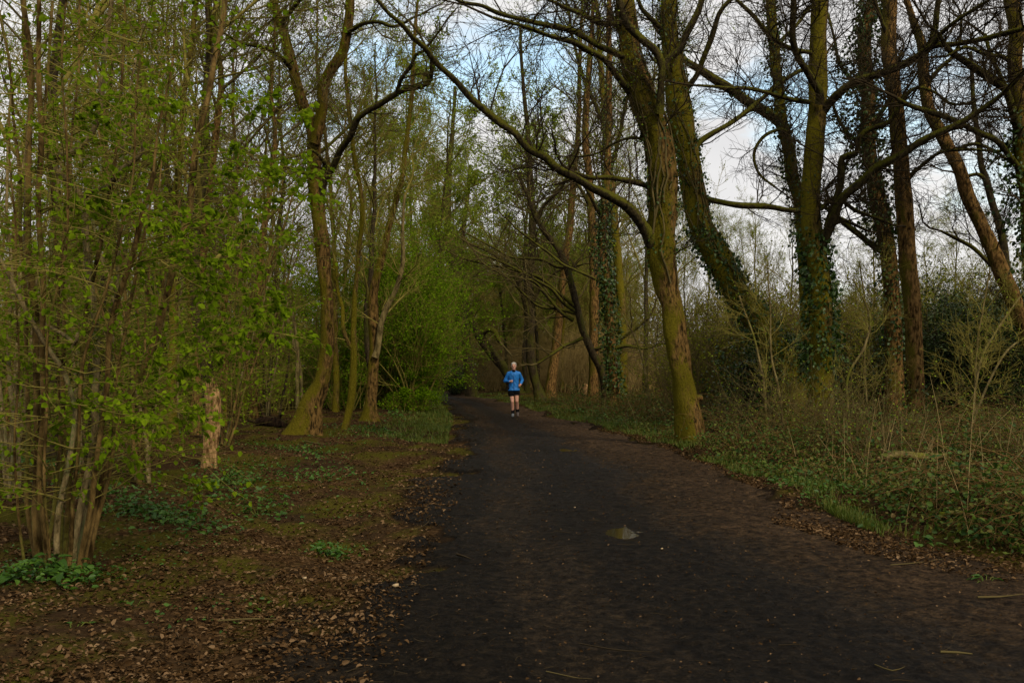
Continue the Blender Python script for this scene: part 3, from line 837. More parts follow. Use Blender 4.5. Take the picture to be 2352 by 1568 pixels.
# --- trees beyond the bend
FARP = dict(n=[4, 3, 3], rmin=.007, levels=2)
far = [
    ('leaning_tree', 'dark tree leaning over the path bend, left of the jogger', 57,
     [(1086, 916, 16), (1080, 870, 13), (1074, 820, 12), (1066, 755, 12), (1056, 679, 11), (1046, 629, 11), (1036, 578, 10), (1028, 500, 9), (1030, 400, 7), (1040, 300, 5), (1045, 200, 4)], [], 'dark', ('fresh_leaf', 6000, .09, 8)),
    ('arched_tree', 'heavily leaning arched dark tree crossing behind the jogger', 60,
     [(1195, 906, 13), (1157, 845, 12), (1117, 795, 11), (1087, 745, 10), (1071, 704, 9), (1062, 650, 8), (1060, 580, 6), (1070, 480, 5), (1080, 380, 4)],
     [[(1115, 795, 7), (1108, 770, 6), (1122, 757, 6), (1137, 762, 5.5), (1148, 785, 4)]], 'dark', ('fresh_leaf', 1600, .08, 8)),
    ('forked_tree', 'dark forked tree directly right of the jogger', 45,
     [(1245, 926, 16), (1234, 890, 10), (1224, 850, 10), (1218, 805, 10), (1218, 730, 10), (1213, 654, 10), (1223, 578, 9), (1223, 503, 9), (1217, 400, 7), (1212, 300, 6), (1200, 180, 4), (1195, 60, 3)],
     [[(1214, 740, 8), (1208, 704, 6.5), (1187, 639, 6), (1157, 604, 5), (1120, 575, 4), (1080, 560, 3)], [(1220, 720, 5), (1226, 690, 4.5), (1250, 648, 4), (1285, 620, 3.5), (1330, 610, 2.5)]], 'dark', ('fresh_leaf', 8000, .075, 6.5)),
    ('slim_tree', 'upright red-brown tree with rough bark behind the crooked branching tree', 48,
     [(1263, 921, 16), (1270, 850, 11), (1278, 780, 10), (1286, 704, 9.5), (1293, 629, 9), (1308, 528, 8.5), (1313, 468, 8), (1322, 360, 7), (1330, 250, 5), (1332, 120, 4), (1338, 0, 3)], [], 'brown', None),
    ('crooked_tree', 'crooked tree bowing left above the verge, right of the jogger', 40,
     [(1392, 935, 11), (1388, 880, 9), (1379, 845, 9), (1359, 805, 9), (1338, 755, 8.5), (1318, 679, 8), (1303, 619, 7.5), (1283, 573, 7), (1253, 533, 6.5), (1228, 493, 6), (1212, 450, 5), (1190, 400, 4)],
     [[(1340, 775, 5), (1320, 785, 4), (1293, 795, 4), (1263, 815, 3.5), (1233, 835, 3)],
      [(1330, 720, 5), (1300, 700, 4), (1270, 665, 3.5), (1225, 640, 3.2), (1180, 615, 3), (1120, 590, 2.5)],
      [(1316, 735, 5), (1290, 718, 4), (1265, 690, 3.5), (1230, 650, 3), (1200, 640, 2.5)],
      [(1323, 709, 5), (1279, 668, 4), (1238, 636, 3.8), (1191, 624, 3.4), (1147, 612, 3), (1112, 607, 2.5), (1059, 592, 2)],
      [(1326, 721, 4), (1279, 709, 3.4), (1238, 703, 3), (1206, 680, 2.8), (1162, 636, 2.5), (1120, 612, 2)],
      [(1300, 612, 5), (1280, 612, 4), (1238, 595, 3.4), (1177, 592, 3), (1127, 565, 2.5), (1080, 540, 2)],
      [(1235, 505, 5), (1250, 470, 4), (1290, 430, 3.5), (1310, 380, 3)],
      [(1360, 805, 5), (1400, 790, 4), (1440, 770, 3.5), (1490, 730, 3)]], 'dark', None),
    ('slim_tree', 'straight brown trunk immediately left of the ivy-clad trunk in the middle', 43,
     [(1362, 932, 13), (1363, 850, 11), (1364, 729, 11), (1364, 578, 10.5), (1359, 503, 10), (1352, 400, 9), (1345, 300, 8), (1350, 180, 6), (1360, 60, 5), (1365, -40, 4)],
     [[(1357, 480, 5), (1330, 430, 4), (1300, 400, 3.5), (1260, 380, 3)]], 'brown', ('fresh_leaf', 4500, .065, 7)),
    ('slim_tree', 'tall bare tree with upswept twigs above the bend, left of the big ridged tree', 46,
     [(1432, 928, 12), (1430, 800, 11), (1424, 650, 10), (1410, 500, 9), (1400, 380, 8), (1388, 260, 7), (1380, 150, 6), (1372, 40, 5), (1365, -40, 4)],
     [[(1392, 300, 5), (1350, 200, 4), (1320, 110, 3.5), (1300, 0, 3)], [(1400, 400, 5), (1430, 280, 4), (1450, 180, 3)]], 'mossy2', ('fresh_leaf', 4500, .065, 7)),
]
for i, (nm, lab, D, pts, lim, mt, lf) in enumerate(far):
    hero(nm, lab, [T(pts, D, base=True)], [T(q, D, D - 1) for q in lim], mat=mt, twigmat='twig', dens=2.2 if D < 50 else 1.5, seed=50 + i,
         prm=FARP, L=(1.2, 3.2), sides=10, leafs=lf, trt0=.35, trdens=1.0, rmax=.035, flare=.35)
hero('ivy_tree', 'upright middle-distance trunk clad in bright ivy, left of the big ridged tree', [
    T([(1412, 940, 13), (1409, 855, 11), (1401, 755, 11), (1394, 654, 10), (1386, 578, 10), (1389, 478, 9), (1395, 350, 8), (1400, 220, 7), (1398, 80, 6), (1400, -40, 5)], 38, base=True)],
    [T([(1398, 660, 5), (1390, 654, 3.6), (1338, 627, 3.2), (1294, 607, 3), (1250, 574, 2.6), (1220, 551, 2.4), (1180, 520, 2)], 38, 36.5),
     T([(1390, 500, 6), (1370, 480, 4), (1350, 440, 3), (1330, 410, 2.5)], 38, 37),
     T([(1405, 800, 5), (1440, 795, 4), (1480, 800, 3), (1520, 790, 2.5)], 38, 37)],
    mat='brown', dens=2.0, seed=61, ivy=[(0, 190, .10, .26, .03, .50), (0, 60, .08, .12, .5, .8)], prm=FARP, L=(1, 2.5))

# ------------------------------------------------------------------ hazel clump in the left foreground
def hazel(label, stems, seed, nspray, leafn, size, D, mat='hazel', lf='hazel_leaf', group=None, spr=(.5, 1.5), zr=(.3, 9)):
    rg = random.Random(seed)
    b = stems[0][0][0]
    loc = np.array([np.mean([s[0][0][0] for s in stems]), np.mean([s[0][0][1] for s in stems]), 0]); loc[2] = gh1(loc[0], loc[1])
    root = thing('hazel_bush', label, 'bush', tuple(loc), group)
    for i, (p, r, mt) in enumerate(stems):
        p = p.copy(); p[0][2] = gh1(p[0][0], p[0][1]) - .05
        a = Acc(); trunk_tube(a, p, r * .76, 10, .06, .09, .1, seed * 9 + i, .020)
        a.obj('stem', M[mt], root, loc, True)
    G = Growth(rg)
    pr = dict(PRM, wig=.22, up=[-.01, -.02, -.02], rmin=.0016, levels=1, n=[5, 3], spread=.9, len=(.35, .6))
    lp, ld = [], []
    for j in range(nspray):
        p, r, mt = stems[rg.randrange(len(stems))]
        q, rr = spline(p, r, .2)
        k = rg.randrange(int(len(q) * .12), len(q))
        if not (zr[0] < q[k][2] < zr[1]): continue
        a = rg.uniform(0, 6.28)
        n0 = len(G.lines)
        G.grow(tuple(q[k]), unit((math.cos(a), math.sin(a) * .9, rg.uniform(0, .5))), rg.uniform(*spr), min(.006, rr[k] * .5), 0, pr)
    acc = Acc(); G.emit(acc, thick=.03); acc.obj('twigs', M['twig_olive'], root, loc)
    L = np.array(G.lines); n = leafn
    k = nr.integers(0, len(L), n); t = nr.uniform(.25, 1, n) * 3.999; kk = t.astype(int); f = (t - kk)[:, None]
    a_ = L[k, kk]; b_ = L[k, kk + 1]
    pos = a_ * (1 - f) + b_ * f
    d = b_ - a_; d /= np.linalg.norm(d, axis=1, keepdims=True) + 1e-9
    d = d * .7 + nr.normal(size=d.shape) * .5
    acc = Acc(); leaves(acc, pos, size * nr.uniform(.4, 1.3, n), d, .55, 'leaf', .45, .35, .85)
    acc.obj('leaves', M[lf], root, loc, True)
    return root


D = 7.8
ST = []
def hs(pts, mt='hazel', dd=0.0, dt=0.0):
    w, r = trace(pts, D + dd, D + dt); ST.append((w, r, mt))
hs([(92, 1312, 12), (86, 1150, 13), (80, 1000, 13), (75, 830, 13), (72, 600, 12), (69, 400, 10), (75, 200, 9), (62, 0, 8), (55, -150, 6)])
hs([(110, 1318, 9), (105, 1100, 8), (100, 900, 8), (97, 750, 8), (92, 550, 8), (84, 350, 8), (80, 150, 7), (85, -20, 6), (90, -150, 5)], dd=-.1, dt=-.4)
hs([(165, 1322, 9), (182, 1150, 9), (207, 1000, 10), (218, 880, 11), (222, 750, 11), (213, 620, 9), (204, 551, 9), (190, 457, 9), (158, 415, 9), (130, 387, 10), (126, 362, 12), (165, 352, 11), (204, 320, 9), (228, 264, 8), (239, 176, 8), (246, 70, 7), (250, -20, 7), (252, -150, 5)], 'hazel_pale', .15, .3)
hs([(190, 1315, 9), (225, 1150, 9), (262, 1020, 9), (302, 925, 9), (343, 824, 11), (373, 705, 11), (403, 580, 11), (428, 479, 11), (454, 328, 11), (474, 217, 10), (489, 126, 9), (509, 50, 8.5), (516, -60, 7)], 'hazel', .1, .6)
hs([(180, 1312, 8), (205, 1150, 8), (228, 980, 8), (243, 850, 8), (258, 760, 9), (280, 680, 9), (312, 580, 9), (340, 470, 8), (359, 395, 8)], 'hazel', 0, -.2)
hs([(128, 1316, 9), (148, 1150, 9), (165, 1030, 8), (170, 945, 8), (156, 895, 8), (136, 845, 8), (101, 794, 7), (60, 720, 7), (30, 650, 6), (-20, 560, 5)], 'hazel_pale', -.1, -.5)
hs([(148, 1318, 8), (160, 1120, 8), (178, 980, 8), (190, 830, 8), (200, 700, 7), (225, 560, 6), (250, 430, 5.5), (270, 300, 5), (285, 150, 4), (290, -60, 3)], 'hazel', .2, .2)
hs([(138, 1320, 7), (140, 1100, 7), (146, 950, 6.5), (150, 800, 6), (155, 600, 5), (162, 420, 4), (170, 200, 3.5), (180, 0, 3)], 'hazel', .25, .6)
hs([(102, 1322, 7), (118, 1180, 6), (128, 1020, 6), (132, 880, 5), (128, 700, 5), (122, 500, 5), (118, 250, 4.5), (122, 0, 4)], 'hazel', .3, .7)
hs([(200, 1305, 7), (218, 1200, 6.5), (245, 1050, 6), (262, 900, 6), (290, 760, 5.5), (330, 600, 5), (350, 450, 4), (370, 300, 3.5), (400, 130, 3)], 'hazel', .05, .1)
hs([(60, 1305, 4), (48, 1180, 4), (44, 1020, 4), (40, 850, 3.5), (38, 650, 3), (30, 450, 3), (10, 250, 2.5)], 'hazel', -.2, -.3)
hs([(84, 1315, 6), (66, 1180, 6), (62, 1000, 6), (66, 820, 6), (58, 640, 5), (40, 420, 5), (25, 200, 4.5), (0, 30, 4), (-20, -80, 3)], 'hazel', .3, .5)
hs([(155, 1325, 6), (165, 1200, 6), (180, 1060, 5), (188, 920, 5), (205, 800, 4.5), (232, 700, 4), (275, 560, 4), (300, 430, 3.5), (310, 280, 3), (318, 100, 2.5)], 'hazel', -.15, -.4)
hs([(175, 1300, 6), (200, 1120, 6), (222, 960, 6), (248, 840, 5.5), (262, 720, 5), (276, 560, 4.5), (282, 380, 4), (300, 200, 3.5), (330, 40, 3)], 'hazel_pale', .35, .8)
hs([(118, 1325, 5), (110, 1150, 5), (116, 960, 4.5), (112, 760, 4), (140, 560, 4), (148, 380, 3.5), (140, 180, 3), (150, 0, 3)], 'hazel', -.3, -.5)
hs([(190, 457, 5), (215, 440, 5), (245, 432, 5.5), (265, 415, 6), (290, 385, 6), (318, 365, 5.5), (331, 345, 4.5), (330, 330, 3)], 'hazel_pale', .28, -.1)
hs([(96, 740, 4), (130, 760, 4), (150, 772, 4.5), (170, 790, 4.5), (176, 765, 3)], 'hazel_pale', 0, -.3)
# the last two are side pieces whose feet rest on a stem, not on the soil
SIDE = ST[-2:]; ST = ST[:-2]
hz = hazel('large many-stemmed hazel with fresh green leaves in the left foreground', ST, 77, 400, 6600, .044, D, spr=(.45, 1.25), zr=(.55, 5.5))
hz_loc = np.array(hz.location)
for i, (w, r, mt) in enumerate(SIDE):
    a = Acc(); trunk_tube(a, w, r, 8, .05, .1, 0, 300 + i, .01); a.obj('side_branch', M[mt], hz, hz_loc, True)
# long low sprays reaching right, traced
G = Growth(random.Random(5)); prs = dict(PRM, wig=.22, up=[0, -.02], rmin=.0018, levels=1, n=[3, 2], spread=.8, len=(.4, .7))
lacc = Acc(); lf_pos, lf_dir = [], []
for pts in [[(215, 1020), (300, 990), (370, 960), (430, 930)], [(300, 925), (380, 860), (470, 780), (540, 730), (620, 700)],
            [(343, 800), (430, 760), (520, 770), (600, 760), (690, 775)], [(380, 690), (450, 640), (540, 600), (620, 560)],
            [(420, 520), (500, 480), (570, 450), (640, 440)], [(450, 360), (520, 350), (590, 360), (660, 395)], [(300, 1090), (350, 1085), (400, 1095), (440, 1110)],
            [(460, 300), (530, 250), (600, 230), (650, 260)], [(230, 900), (330, 880), (400, 840), (450, 800)],
            [(240, 640), (330, 600), (420, 590), (500, 610)], [(80, 500), (180, 450), (280, 470), (360, 500)], [(70, 300), (160, 260), (250, 220), (340, 240)], [(420, 400), (500, 390), (600, 410)],
            [(300, 560), (390, 540), (480, 520), (560, 540)], [(100, 940), (180, 930), (250, 945), (330, 960)], [(370, 600), (460, 660), (540, 680), (610, 660)]]:
    w, r = trace([(x, y, 1.6) for x, y in pts], 7.8, 7.2 + rng.uniform(-.6, .8))
    q, rr = spline(w, r, .15); trunk_tube(lacc, w, np.linspace(.007, .002, len(w)), 5, .12, .05, 0, 1, .01)
    for k in range(2, len(q)):
        for _ in range(2):
            a = rng.uniform(0, 6.28)
            G.grow(tuple(q[k]), unit((.6 + math.cos(a) * .6, math.sin(a), rng.uniform(-.4, .3))), rng.uniform(.12, .45), .0022, 0, prs)
G.emit(lacc, thick=.03)
lacc.obj('twigs', M['twig_olive'], hz, hz_loc)
Lx = np.array(G.lines); n = 4400
k = nr.integers(0, len(Lx), n); t = nr.uniform(.2, 1, n) * 3.999; kk = t.astype(int); f = (t - kk)[:, None]
pos = Lx[k, kk] * (1 - f) + Lx[k, kk + 1] * f; d = Lx[k, kk + 1] - Lx[k, kk]; d /= np.linalg.norm(d, axis=1, keepdims=True) + 1e-9
acc = Acc(); leaves(acc, pos, (.045 * nr.uniform(.4, 1.4, n)), d, .5, 'leaf', .45, .3, .85)
acc.obj('leaves', M['hazel_leaf'], hz, hz_loc, True)

# hazels further back on the left
def auto_hazel(px, Dh, label, seed, nst=9, hpx=900, spread=160, leafn=3500, size=.048, nspray=200, mt='hazel', group=None):
    rg = random.Random(seed); sts = []
    y0 = HZ + CAMZ * FPX / Dh
    for i in range(nst):
        bx = px + rg.uniform(-20, 20) * 8 / Dh * 1.5
        tx = px + rg.uniform(-1, 1) * spread
        hh = hpx * rg.uniform(.6, 1.1)
        r0 = rg.uniform(3, 8.5) * 12 / Dh
        pts = []
        for k in range(7):
            u = k / 6
            pts.append((bx + (tx - bx) * u ** 1.3 + rg.uniform(-8, 8), y0 - hh * u, r0 * (1 - .65 * u)))
        w, r = trace(pts, Dh + rg.uniform(-.3, .3), Dh + rg.uniform(-1, 1)); sts.append((w, r, mt if rg.random() < .7 else 'hazel_pale'))
    return hazel(label, sts, seed, nspray, int(leafn * .75), size * .9, Dh, mt, spr=(.5, 1.4), zr=(.5, 9), group=group)


auto_hazel(330, 13.5, 'slender hazel with pale stems just behind the large foreground hazel', 101, 9, 980, 200, 3800, .055)
auto_hazel(30, 11.5, 'leafy hazel at the left edge behind the large foreground hazel', 102, 8, 1050, 170, 3000, .055, mt='hazel_pale')
auto_hazel(195, 15.5, 'hazel with thin dark stems deeper in the wood at far left', 103, 10, 900, 220, 4200, .055, mt='dark')
auto_hazel(520, 19, 'hazel between the snapped stump and the forked mossy tree', 104, 9, 700, 190, 3600, .055)
auto_hazel(405, 24, 'young hazel well behind the snapped stump', 105, 9, 620, 150, 3200, .06, mt='dark')
auto_hazel(110, 22, 'hazel thicket deep in the wood at far left', 106, 9, 700, 190, 3600, .06)
auto_hazel(610, 30, 'fresh green hazel behind the forked mossy tree', 107, 9, 480, 120, 3600, .065, mt='dark')

# snapped stump
D = 14.9
st = thing('tree_stump', 'pale snapped tree stump with splintered top in the left wood', 'stump', tuple(P(479, 1090, D) * [1, 1, 0] + [0, 0, gh1(*P(479, 1090, D)[:2])]))
a = Acc(); p, r = trace([(479, 1092, 17), (482, 1040, 17), (487, 985, 17), (489, 930, 17), (488, 905, 16), (487, 893, 13)], D); p[0][2] -= .06
trunk_tube(a, p, r, 18, .05, .12, .15, 5, .01)
a.obj('trunk', M['wood'], st, tuple(st.location), True)
a = Acc()
for i in range(9):
    an = i * .7; q = p[-1] + np.array([math.cos(an) * .075, math.sin(an) * .075, -.06])
    trunk_tube(a, [q, q + [0, 0, .08], q + [rng.uniform(-.02, .02), 0, rng.uniform(.12, .26)]], [.028, .02, .004], 5, .05, .2, 0, i)
a.obj('splinters', M['wood'], st, tuple(st.location))

# short posts among the left trees
for i, (px, py0, py1, rp_, D, lab) in enumerate([(563, 973, 832, 5, 28.5, 'slim brown wooden post standing left of the forked mossy tree'), (518, 985, 850, 5, 26, 'slim mossy post beside the snapped stump'), (1343, 922, 883, 5.5, 44, 'short cut post in the verge grass right of the jogger')]):
    b0 = P(px, py0, D); z0 = gh1(b0[0], b0[1])
    t_ = thing('wooden_post', lab, 'post', (b0[0], b0[1], z0))
    p1 = P(px + 2, py1, D); a = Acc()
    trunk_tube(a, [(b0[0], b0[1], z0 - .1), (b0[0], b0[1], (z0 + p1[2]) / 2), tuple(p1)], [rp_ * D / FPX] * 3, 10, .1, .05, 0, 7 + i)
    a.obj('post', M['mossy2' if i != 2 else 'wood'], t_, tuple(t_.location), True)

# logs
def log(label, pts, D0, D1, mt, name='fallen_log', stubs=()):
    w, r = trace(pts, D0, D1)
    for k in range(len(w)): w[k][2] = gh1(w[k][0], w[k][1]) + r[k] * .7 + (pts[k][3] if len(pts[k]) > 3 else 0)
    loc = w.mean(0)
    t_ = thing(name, label, 'log', tuple(loc)); a = Acc(); trunk_tube(a, w, r, 12, .06, .14, 0, 3, .01)
    for s_ in stubs:
        i, dv, rr = s_; trunk_tube(a, [w[i], w[i] + np.array(dv) * .5, w[i] + np.array(dv)], [rr, rr * .8, rr * .5], 6, .06, .1, 0, 4)
    a.obj('trunk', M[mt], t_, tuple(loc), True)


log('pale barkless log lying in the brambles at the right', [(2015, 1010, 5, .27), (2050, 1012, 9, .30), (2090, 1012, 9, .31), (2128, 1015, 8, .28), (2172, 1005, 4, .34)], 13.6, 14, 'pale', stubs=[(3, (.1, 0, .25), .03), (1, (-.2, -.1, .1), .02)])
log('dark rotten root log on the leaves left of the forked mossy tree', [(592, 990, 9), (610, 985, 13), (632, 985, 13), (655, 990, 7)], 25.5, 25, 'rot', stubs=[(1, (-.1, -.05, .32), .06), (0, (-.25, 0, .05), .05), (2, (.2, -.1, .22), .05)])
log('short moss-covered branch at the bramble edge, lower right', [(2158, 1200, 5, .03), (2195, 1205, 7, .03), (2235, 1215, 5, .03)], 10.2, 10.0, 'mossy2', 'fallen_branch')
M['mossbright'] = plain('bright_moss', (.13, .14, .012), .9, .1, .4, 40, .5)
bpy.data.objects['fallen_branch'].children[0].data.materials[0] = M['mossbright']

# ------------------------------------------------------------------ background trees by copying prototypes
def proto_tree(seed, Ht, r0, lean, nl, twmat, barkmat, leafc, name, leafmat_='fresh_leaf', first=.25, spread=.9, lsz=.07, lo=0):
    rg = random.Random(seed)
    root = thing(name, 'x', 'tree', (0, 0, 0))
    pts, rad = [], []
    x = y = 0
    for k in range(9):
        u = k / 8
        pts.append((x, y, Ht * .93 * u - .1)); rad.append(r0 * (1 - .82 * u))
        x += lean * Ht / 8 + rg.uniform(-.2, .2); y += rg.uniform(-.2, .2)
    a = Acc(); trunk_tube(a, pts, rad, 9, .5, .08, .4, seed, .03); a.obj('trunk', M[barkmat], root, None, True)
    G = Growth(rg)
    pr = dict(wig=.26, up=[.10, .08, .05, .03], rmin=.007, levels=3, n=[5, 5, 4], spread=.8, len=(.42, .66))
    p, r = spline(pts, rad, .3); n = len(p)
    for i in range(nl):
        u = first + (1 - first) * (i + rg.random()) / nl
        k = min(n - 1, int(u * n)); an = rg.uniform(0, 6.28)
        G.grow(tuple(p[k]), unit((math.cos(an) * spread, math.sin(an) * spread, rg.uniform(.25, 1.0))), Ht * rg.uniform(.14, .27) * (1.15 - .5 * u), r[k] * .45 + .008, 0, pr)
    a = Acc(); G.emit(a, thick=.025); a.obj('crown', M[twmat], root)
    if leafc:
        tp = np.array(G.tips); td = np.array(G.tdirs)
        k = nr.integers(0, len(tp), leafc); k = k[tp[k][:, 2] > lo]
        a = Acc(); leaves(a, tp[k] + nr.normal(size=(len(k), 3)) * .06, lsz * nr.uniform(.5, 1.3, len(k)), td[k], .2, 'quad'); a.obj('leaves', M[leafmat_], root)
    return root


protos_left = [proto_tree(201, 15, .13, .02, 17, 'twig_olive', 'dark', 3500, 'slender_tree', 'fresh_leaf'),
               proto_tree(202, 16, .11, -.03, 16, 'twig_olive', 'mossy2', 4000, 'slender_tree', 'fresh_leaf'),
               proto_tree(203, 14, .15, .04, 18, 'twig', 'brown', 3000, 'slender_tree', 'fresh_leaf')]
protos_far = [proto_tree(211, 18, .12, .01, 20, 'twig_olive', 'dark', 7000, 'bare_tree', spread=.7),
              proto_tree(212, 17, .11, -.02, 20, 'twig_olive', 'dark', 7000, 'bare_tree', spread=.6),
              proto_tree(213, 15, .13, .03, 20, 'twig_olive', 'mossy2', 6000, 'bare_tree', 'fresh_leaf', spread=.9)]
protos_green = [proto_tree(221, 15, .14, .02, 20, 'twig_olive', 'dark', 16000, 'green_tree', 'fresh_leaf', lsz=.10, spread=1.1),
                proto_tree(222, 14, .12, -.03, 20, 'twig_olive', 'dark', 16000, 'green_tree', 'fresh_leaf', lsz=.10, spread=1.2)]
used = set()


def place(pr, px, D, label, group, s=1.0, rz=None):
    x = (px - W / 2) / FPX * D
    loc = (x, D, gh1(x, D) - .02)
    rz = rng.uniform(0, 6.28) if rz is None else rz
    sc_ = (s, s, s * rng.uniform(.95, 1.08))
    if pr not in used:
        used.add(pr)
        pr.location = loc; pr.rotation_euler = (0, 0, rz); pr.scale = sc_; pr['label'] = label; pr['group'] = group
        return pr
    return copy_thing(pr, loc, rz, sc_, label, group)


near_left = [(118, 15.5, 'dark red-barked tree rising behind the large foreground hazel'), (398, 21, 'pale thin tree between the diagonal hazel stem and the snapped stump'),
             (452, 23.5, 'dark slender tree left of the snapped stump'), (487, 20, 'dark slender tree standing straight behind the snapped stump'),
             (375, 29, 'dark tree whose upper trunk shows left of the diagonal hazel stem top'), (585, 30, 'slender dark tree left of the forked mossy tree'),
             (640, 36, 'slender tree seen just left of the forked mossy trunk'), (770, 33, 'slender tree between the forked and the crooked yellow-mossed tree'),
             (20, 24, 'slender tree at the extreme left edge of the wood'), (255, 27, 'slender tree behind the pale bent hazel stem')]
for i, (px, D, lab) in enumerate(near_left):
    place(protos_left[i % 3], px, D, lab, 'slender trees in the near left wood', s=rng.uniform(.9, 1.05))
GL = 'slender trees in the deep wood left of the path'
px_l = [rng.uniform(-80, 900) for _ in range(26)]
for i, px in enumerate(px_l):
    D = rng.uniform(30, 72)
    place(protos_left[i % 3], px, D, 'slender bare tree in the crowded deep wood left of the path', GL, s=rng.uniform(.85, 1.1))
GF = 'bare trees beyond the bend of the path'
for i, px in enumerate([960, 1010, 1440, 1480, 1540, 920, 1366, 1406, 1290]):
    D = rng.uniform(58, 85)
    if i % 3 == 0: D = rng.uniform(48, 56)
    place(protos_far[i % 3], px, D, ['bare slender tree behind the tall hawthorn, left of the bend', 'bare slender tree just left of the leaning tree at the bend', 'bare tree behind the ivy-clad middle trunk',
          'bare tree right behind the upswept bare tree', 'bare tree seen immediately left of the big ridged tree trunk', 'bare tree behind the green hawthorn bushes', 'bare tree with upswept twigs behind the straight brown trunk', 'bare tree with upswept twigs over the top of the ivy-clad middle trunk', 'bare tree behind the red-brown slim tree right of the jogger'][i], GF, s=rng.uniform(.95, 1.12))
GR = 'bare trees in the scrub far behind the right-hand trees'
for i, px in enumerate([1620, 1680, 1740, 1810, 1960, 2010, 2200, 2270, 2340, 1570, 1900, 2120, 1650, 1710, 1775]):
    D = rng.uniform(62, 95)
    place(protos_far[i % 3], px, D, 'low bare tree far off ' + ['right of the big ridged tree', 'behind the bend of the leaning ivy tree', 'above the foot of the leaning ivy tree', 'left of the tall olive mossy tree',
          'left of the ivy-smothered tree', 'behind the ivy-smothered tree', 'left of the curved brown tree', 'behind the curved brown tree', 'at the right edge', 'behind the big ridged tree', 'right of the tall olive mossy tree', 'right of the smooth red-brown tree', 'in the first gap right of the big ridged tree', 'in the middle of the gap over the leaning ivy trunk', 'under the long mossy limb left of the tall olive tree'][i], GR, s=rng.uniform(.66, .86))
for px, D, lab, s in [(1165, 68, 'fresh green tree arching over the path bend', 1.05), (1010, 58, 'pale green leafy tree left of the bend, behind the hawthorns', 1.0), (985, 40, 'green leafy tree above the hawthorn bushes on the left', .9), (1235, 62, 'green leafy tree farthest down beyond the bend', 1.1), (890, 46, 'green leafy tree behind the red-brown tree', .85), (1043, 66, 'yellow-green tree over the path end, behind the leaning tree', 1.1), (1212, 60, 'yellow-green tree directly behind the dark forked tree', 1.15)]:
    place(protos_green[int(px) % 2], px, D, lab, 'fresh green trees round the bend', s=s)

# ------------------------------------------------------------------ bushes
def bush(name, label, px, D, w, h, leafn, lsz, lf, tw, seed, group=None, lob=7, cat='bush', y0=0.0, fill=.5, nst=26, sh='quad'):
    rg = random.Random(seed)
    x = (px - W / 2) / FPX * D; z = gh1(x, D)
    root = thing(name, label, cat, (x, D, z), group)
    G = Growth(rg); pr = dict(PRM, wig=.3, up=[.08, .04, .02], rmin=.005, levels=2, n=[5, 4], spread=.9, len=(.45, .7))
    for i in range(nst):
        a = rg.uniform(0, 6.28); s_ = rg.uniform(.05, .8)
        G.grow((math.cos(a) * w * .15, math.sin(a) * w * .15, -.05), unit((math.cos(a) * s_ * w / h, math.sin(a) * s_ * w / h, 1)), h * rg.uniform(.5, .85), .03 * rg.uniform(.5, 1.3), 0, pr)
    ac = Acc(); G.emit(ac); ac.obj('branches', M[tw], root)
    # leaf clumps through an uneven volume
    cs = []
    for i in range(lob * 4):
        a = rg.uniform(0, 6.28); q = rg.random() ** .5
        zz = rg.uniform(.05, 1)
        ww = math.sin(math.pi * min(1, zz * .72 + .22)) ** .7
        cs.append((math.cos(a) * q * w * .5 * ww, math.sin(a) * q * w * .5 * ww, y0 + zz * h * .9, rg.uniform(.10, .24) * w))
    cs = np.array(cs)
    k = nr.integers(0, len(cs), leafn)
    e = nr.normal(size=(leafn, 3)); e /= np.linalg.norm(e, axis=1, keepdims=True)
    pos = cs[k, :3] + e * cs[k, 3:4] * (nr.random((leafn, 1)) ** fill) * np.array([1, 1, .75])
    tp = np.array(G.tips); m = leafn // 2
    kk = nr.integers(0, len(tp), m); pos[:m] = tp[kk] + nr.normal(size=(m, 3)) * .08
    pos = pos[pos[:, 2] > 0.02]
    ac = Acc(); leaves(ac, pos, lsz * nr.uniform(.5, 1.3, len(pos)), None, .1, sh, .3, .3); ac.obj('leaves', M[lf], root)
    return root


bush('hawthorn_bush', 'tall dense green hawthorn bush leaning over the left edge of the path at the bend', 928, 37, 3.7, 6.2, 75000, .065, 'bush_leaf', 'twig_olive', 301, 'hawthorn bushes left of the bend', fill=.6)
bush('hawthorn_bush', 'green hawthorn bush between the red-brown tree and the tall dense hawthorn', 895, 40, 4.2, 6.6, 40000, .055, 'bush_leaf', 'twig_olive', 302, 'hawthorn bushes left of the bend')
bush('hawthorn_bush', 'thin green hawthorn bush behind the crooked yellow-mossed tree', 800, 36, 4.2, 5.8, 34000, .055, 'bush_leaf', 'twig_olive', 303, 'hawthorn bushes left of the bend')
bush('hawthorn_bush', 'green hawthorn bush far back left of the forked mossy tree', 690, 42, 5.0, 6.0, 34000, .06, 'bush_leaf', 'twig_olive', 304, 'hawthorn bushes left of the bend')
bush('hawthorn_bush', 'farthest green hawthorn bush where the path disappears', 950, 50, 4.2, 7.2, 50000, .07, 'bush_leaf', 'twig_olive', 305, 'hawthorn bushes left of the bend')
bush('hawthorn_bush', 'rounded green hawthorn bush bulging farthest over the path, front of its row', 950, 35.5, 2.1, 4.6, 34000, .06, 'bush_leaf', 'twig_olive', 312, 'hawthorn bushes left of the bend', fill=.6)
bush('low_bush', 'low trailing green bush at the foot of the hawthorns by the path edge', 930, 35, 1.8, .6, 4000, .05, 'bush_leaf', 'twig_olive', 306)
bush('dark_bush', 'small dark evergreen bush left of the leaning tree at the bend', 1050, 60, 2.2, 1.7, 6000, .08, 'holly', 'twig_dark', 307)
bush('holly_bush', 'large dark evergreen bush at the right edge behind the curved tree', 2335, 27, 6.0, 3.9, 52000, .075, 'holly', 'twig_dark', 308, fill=.55, lob=9)
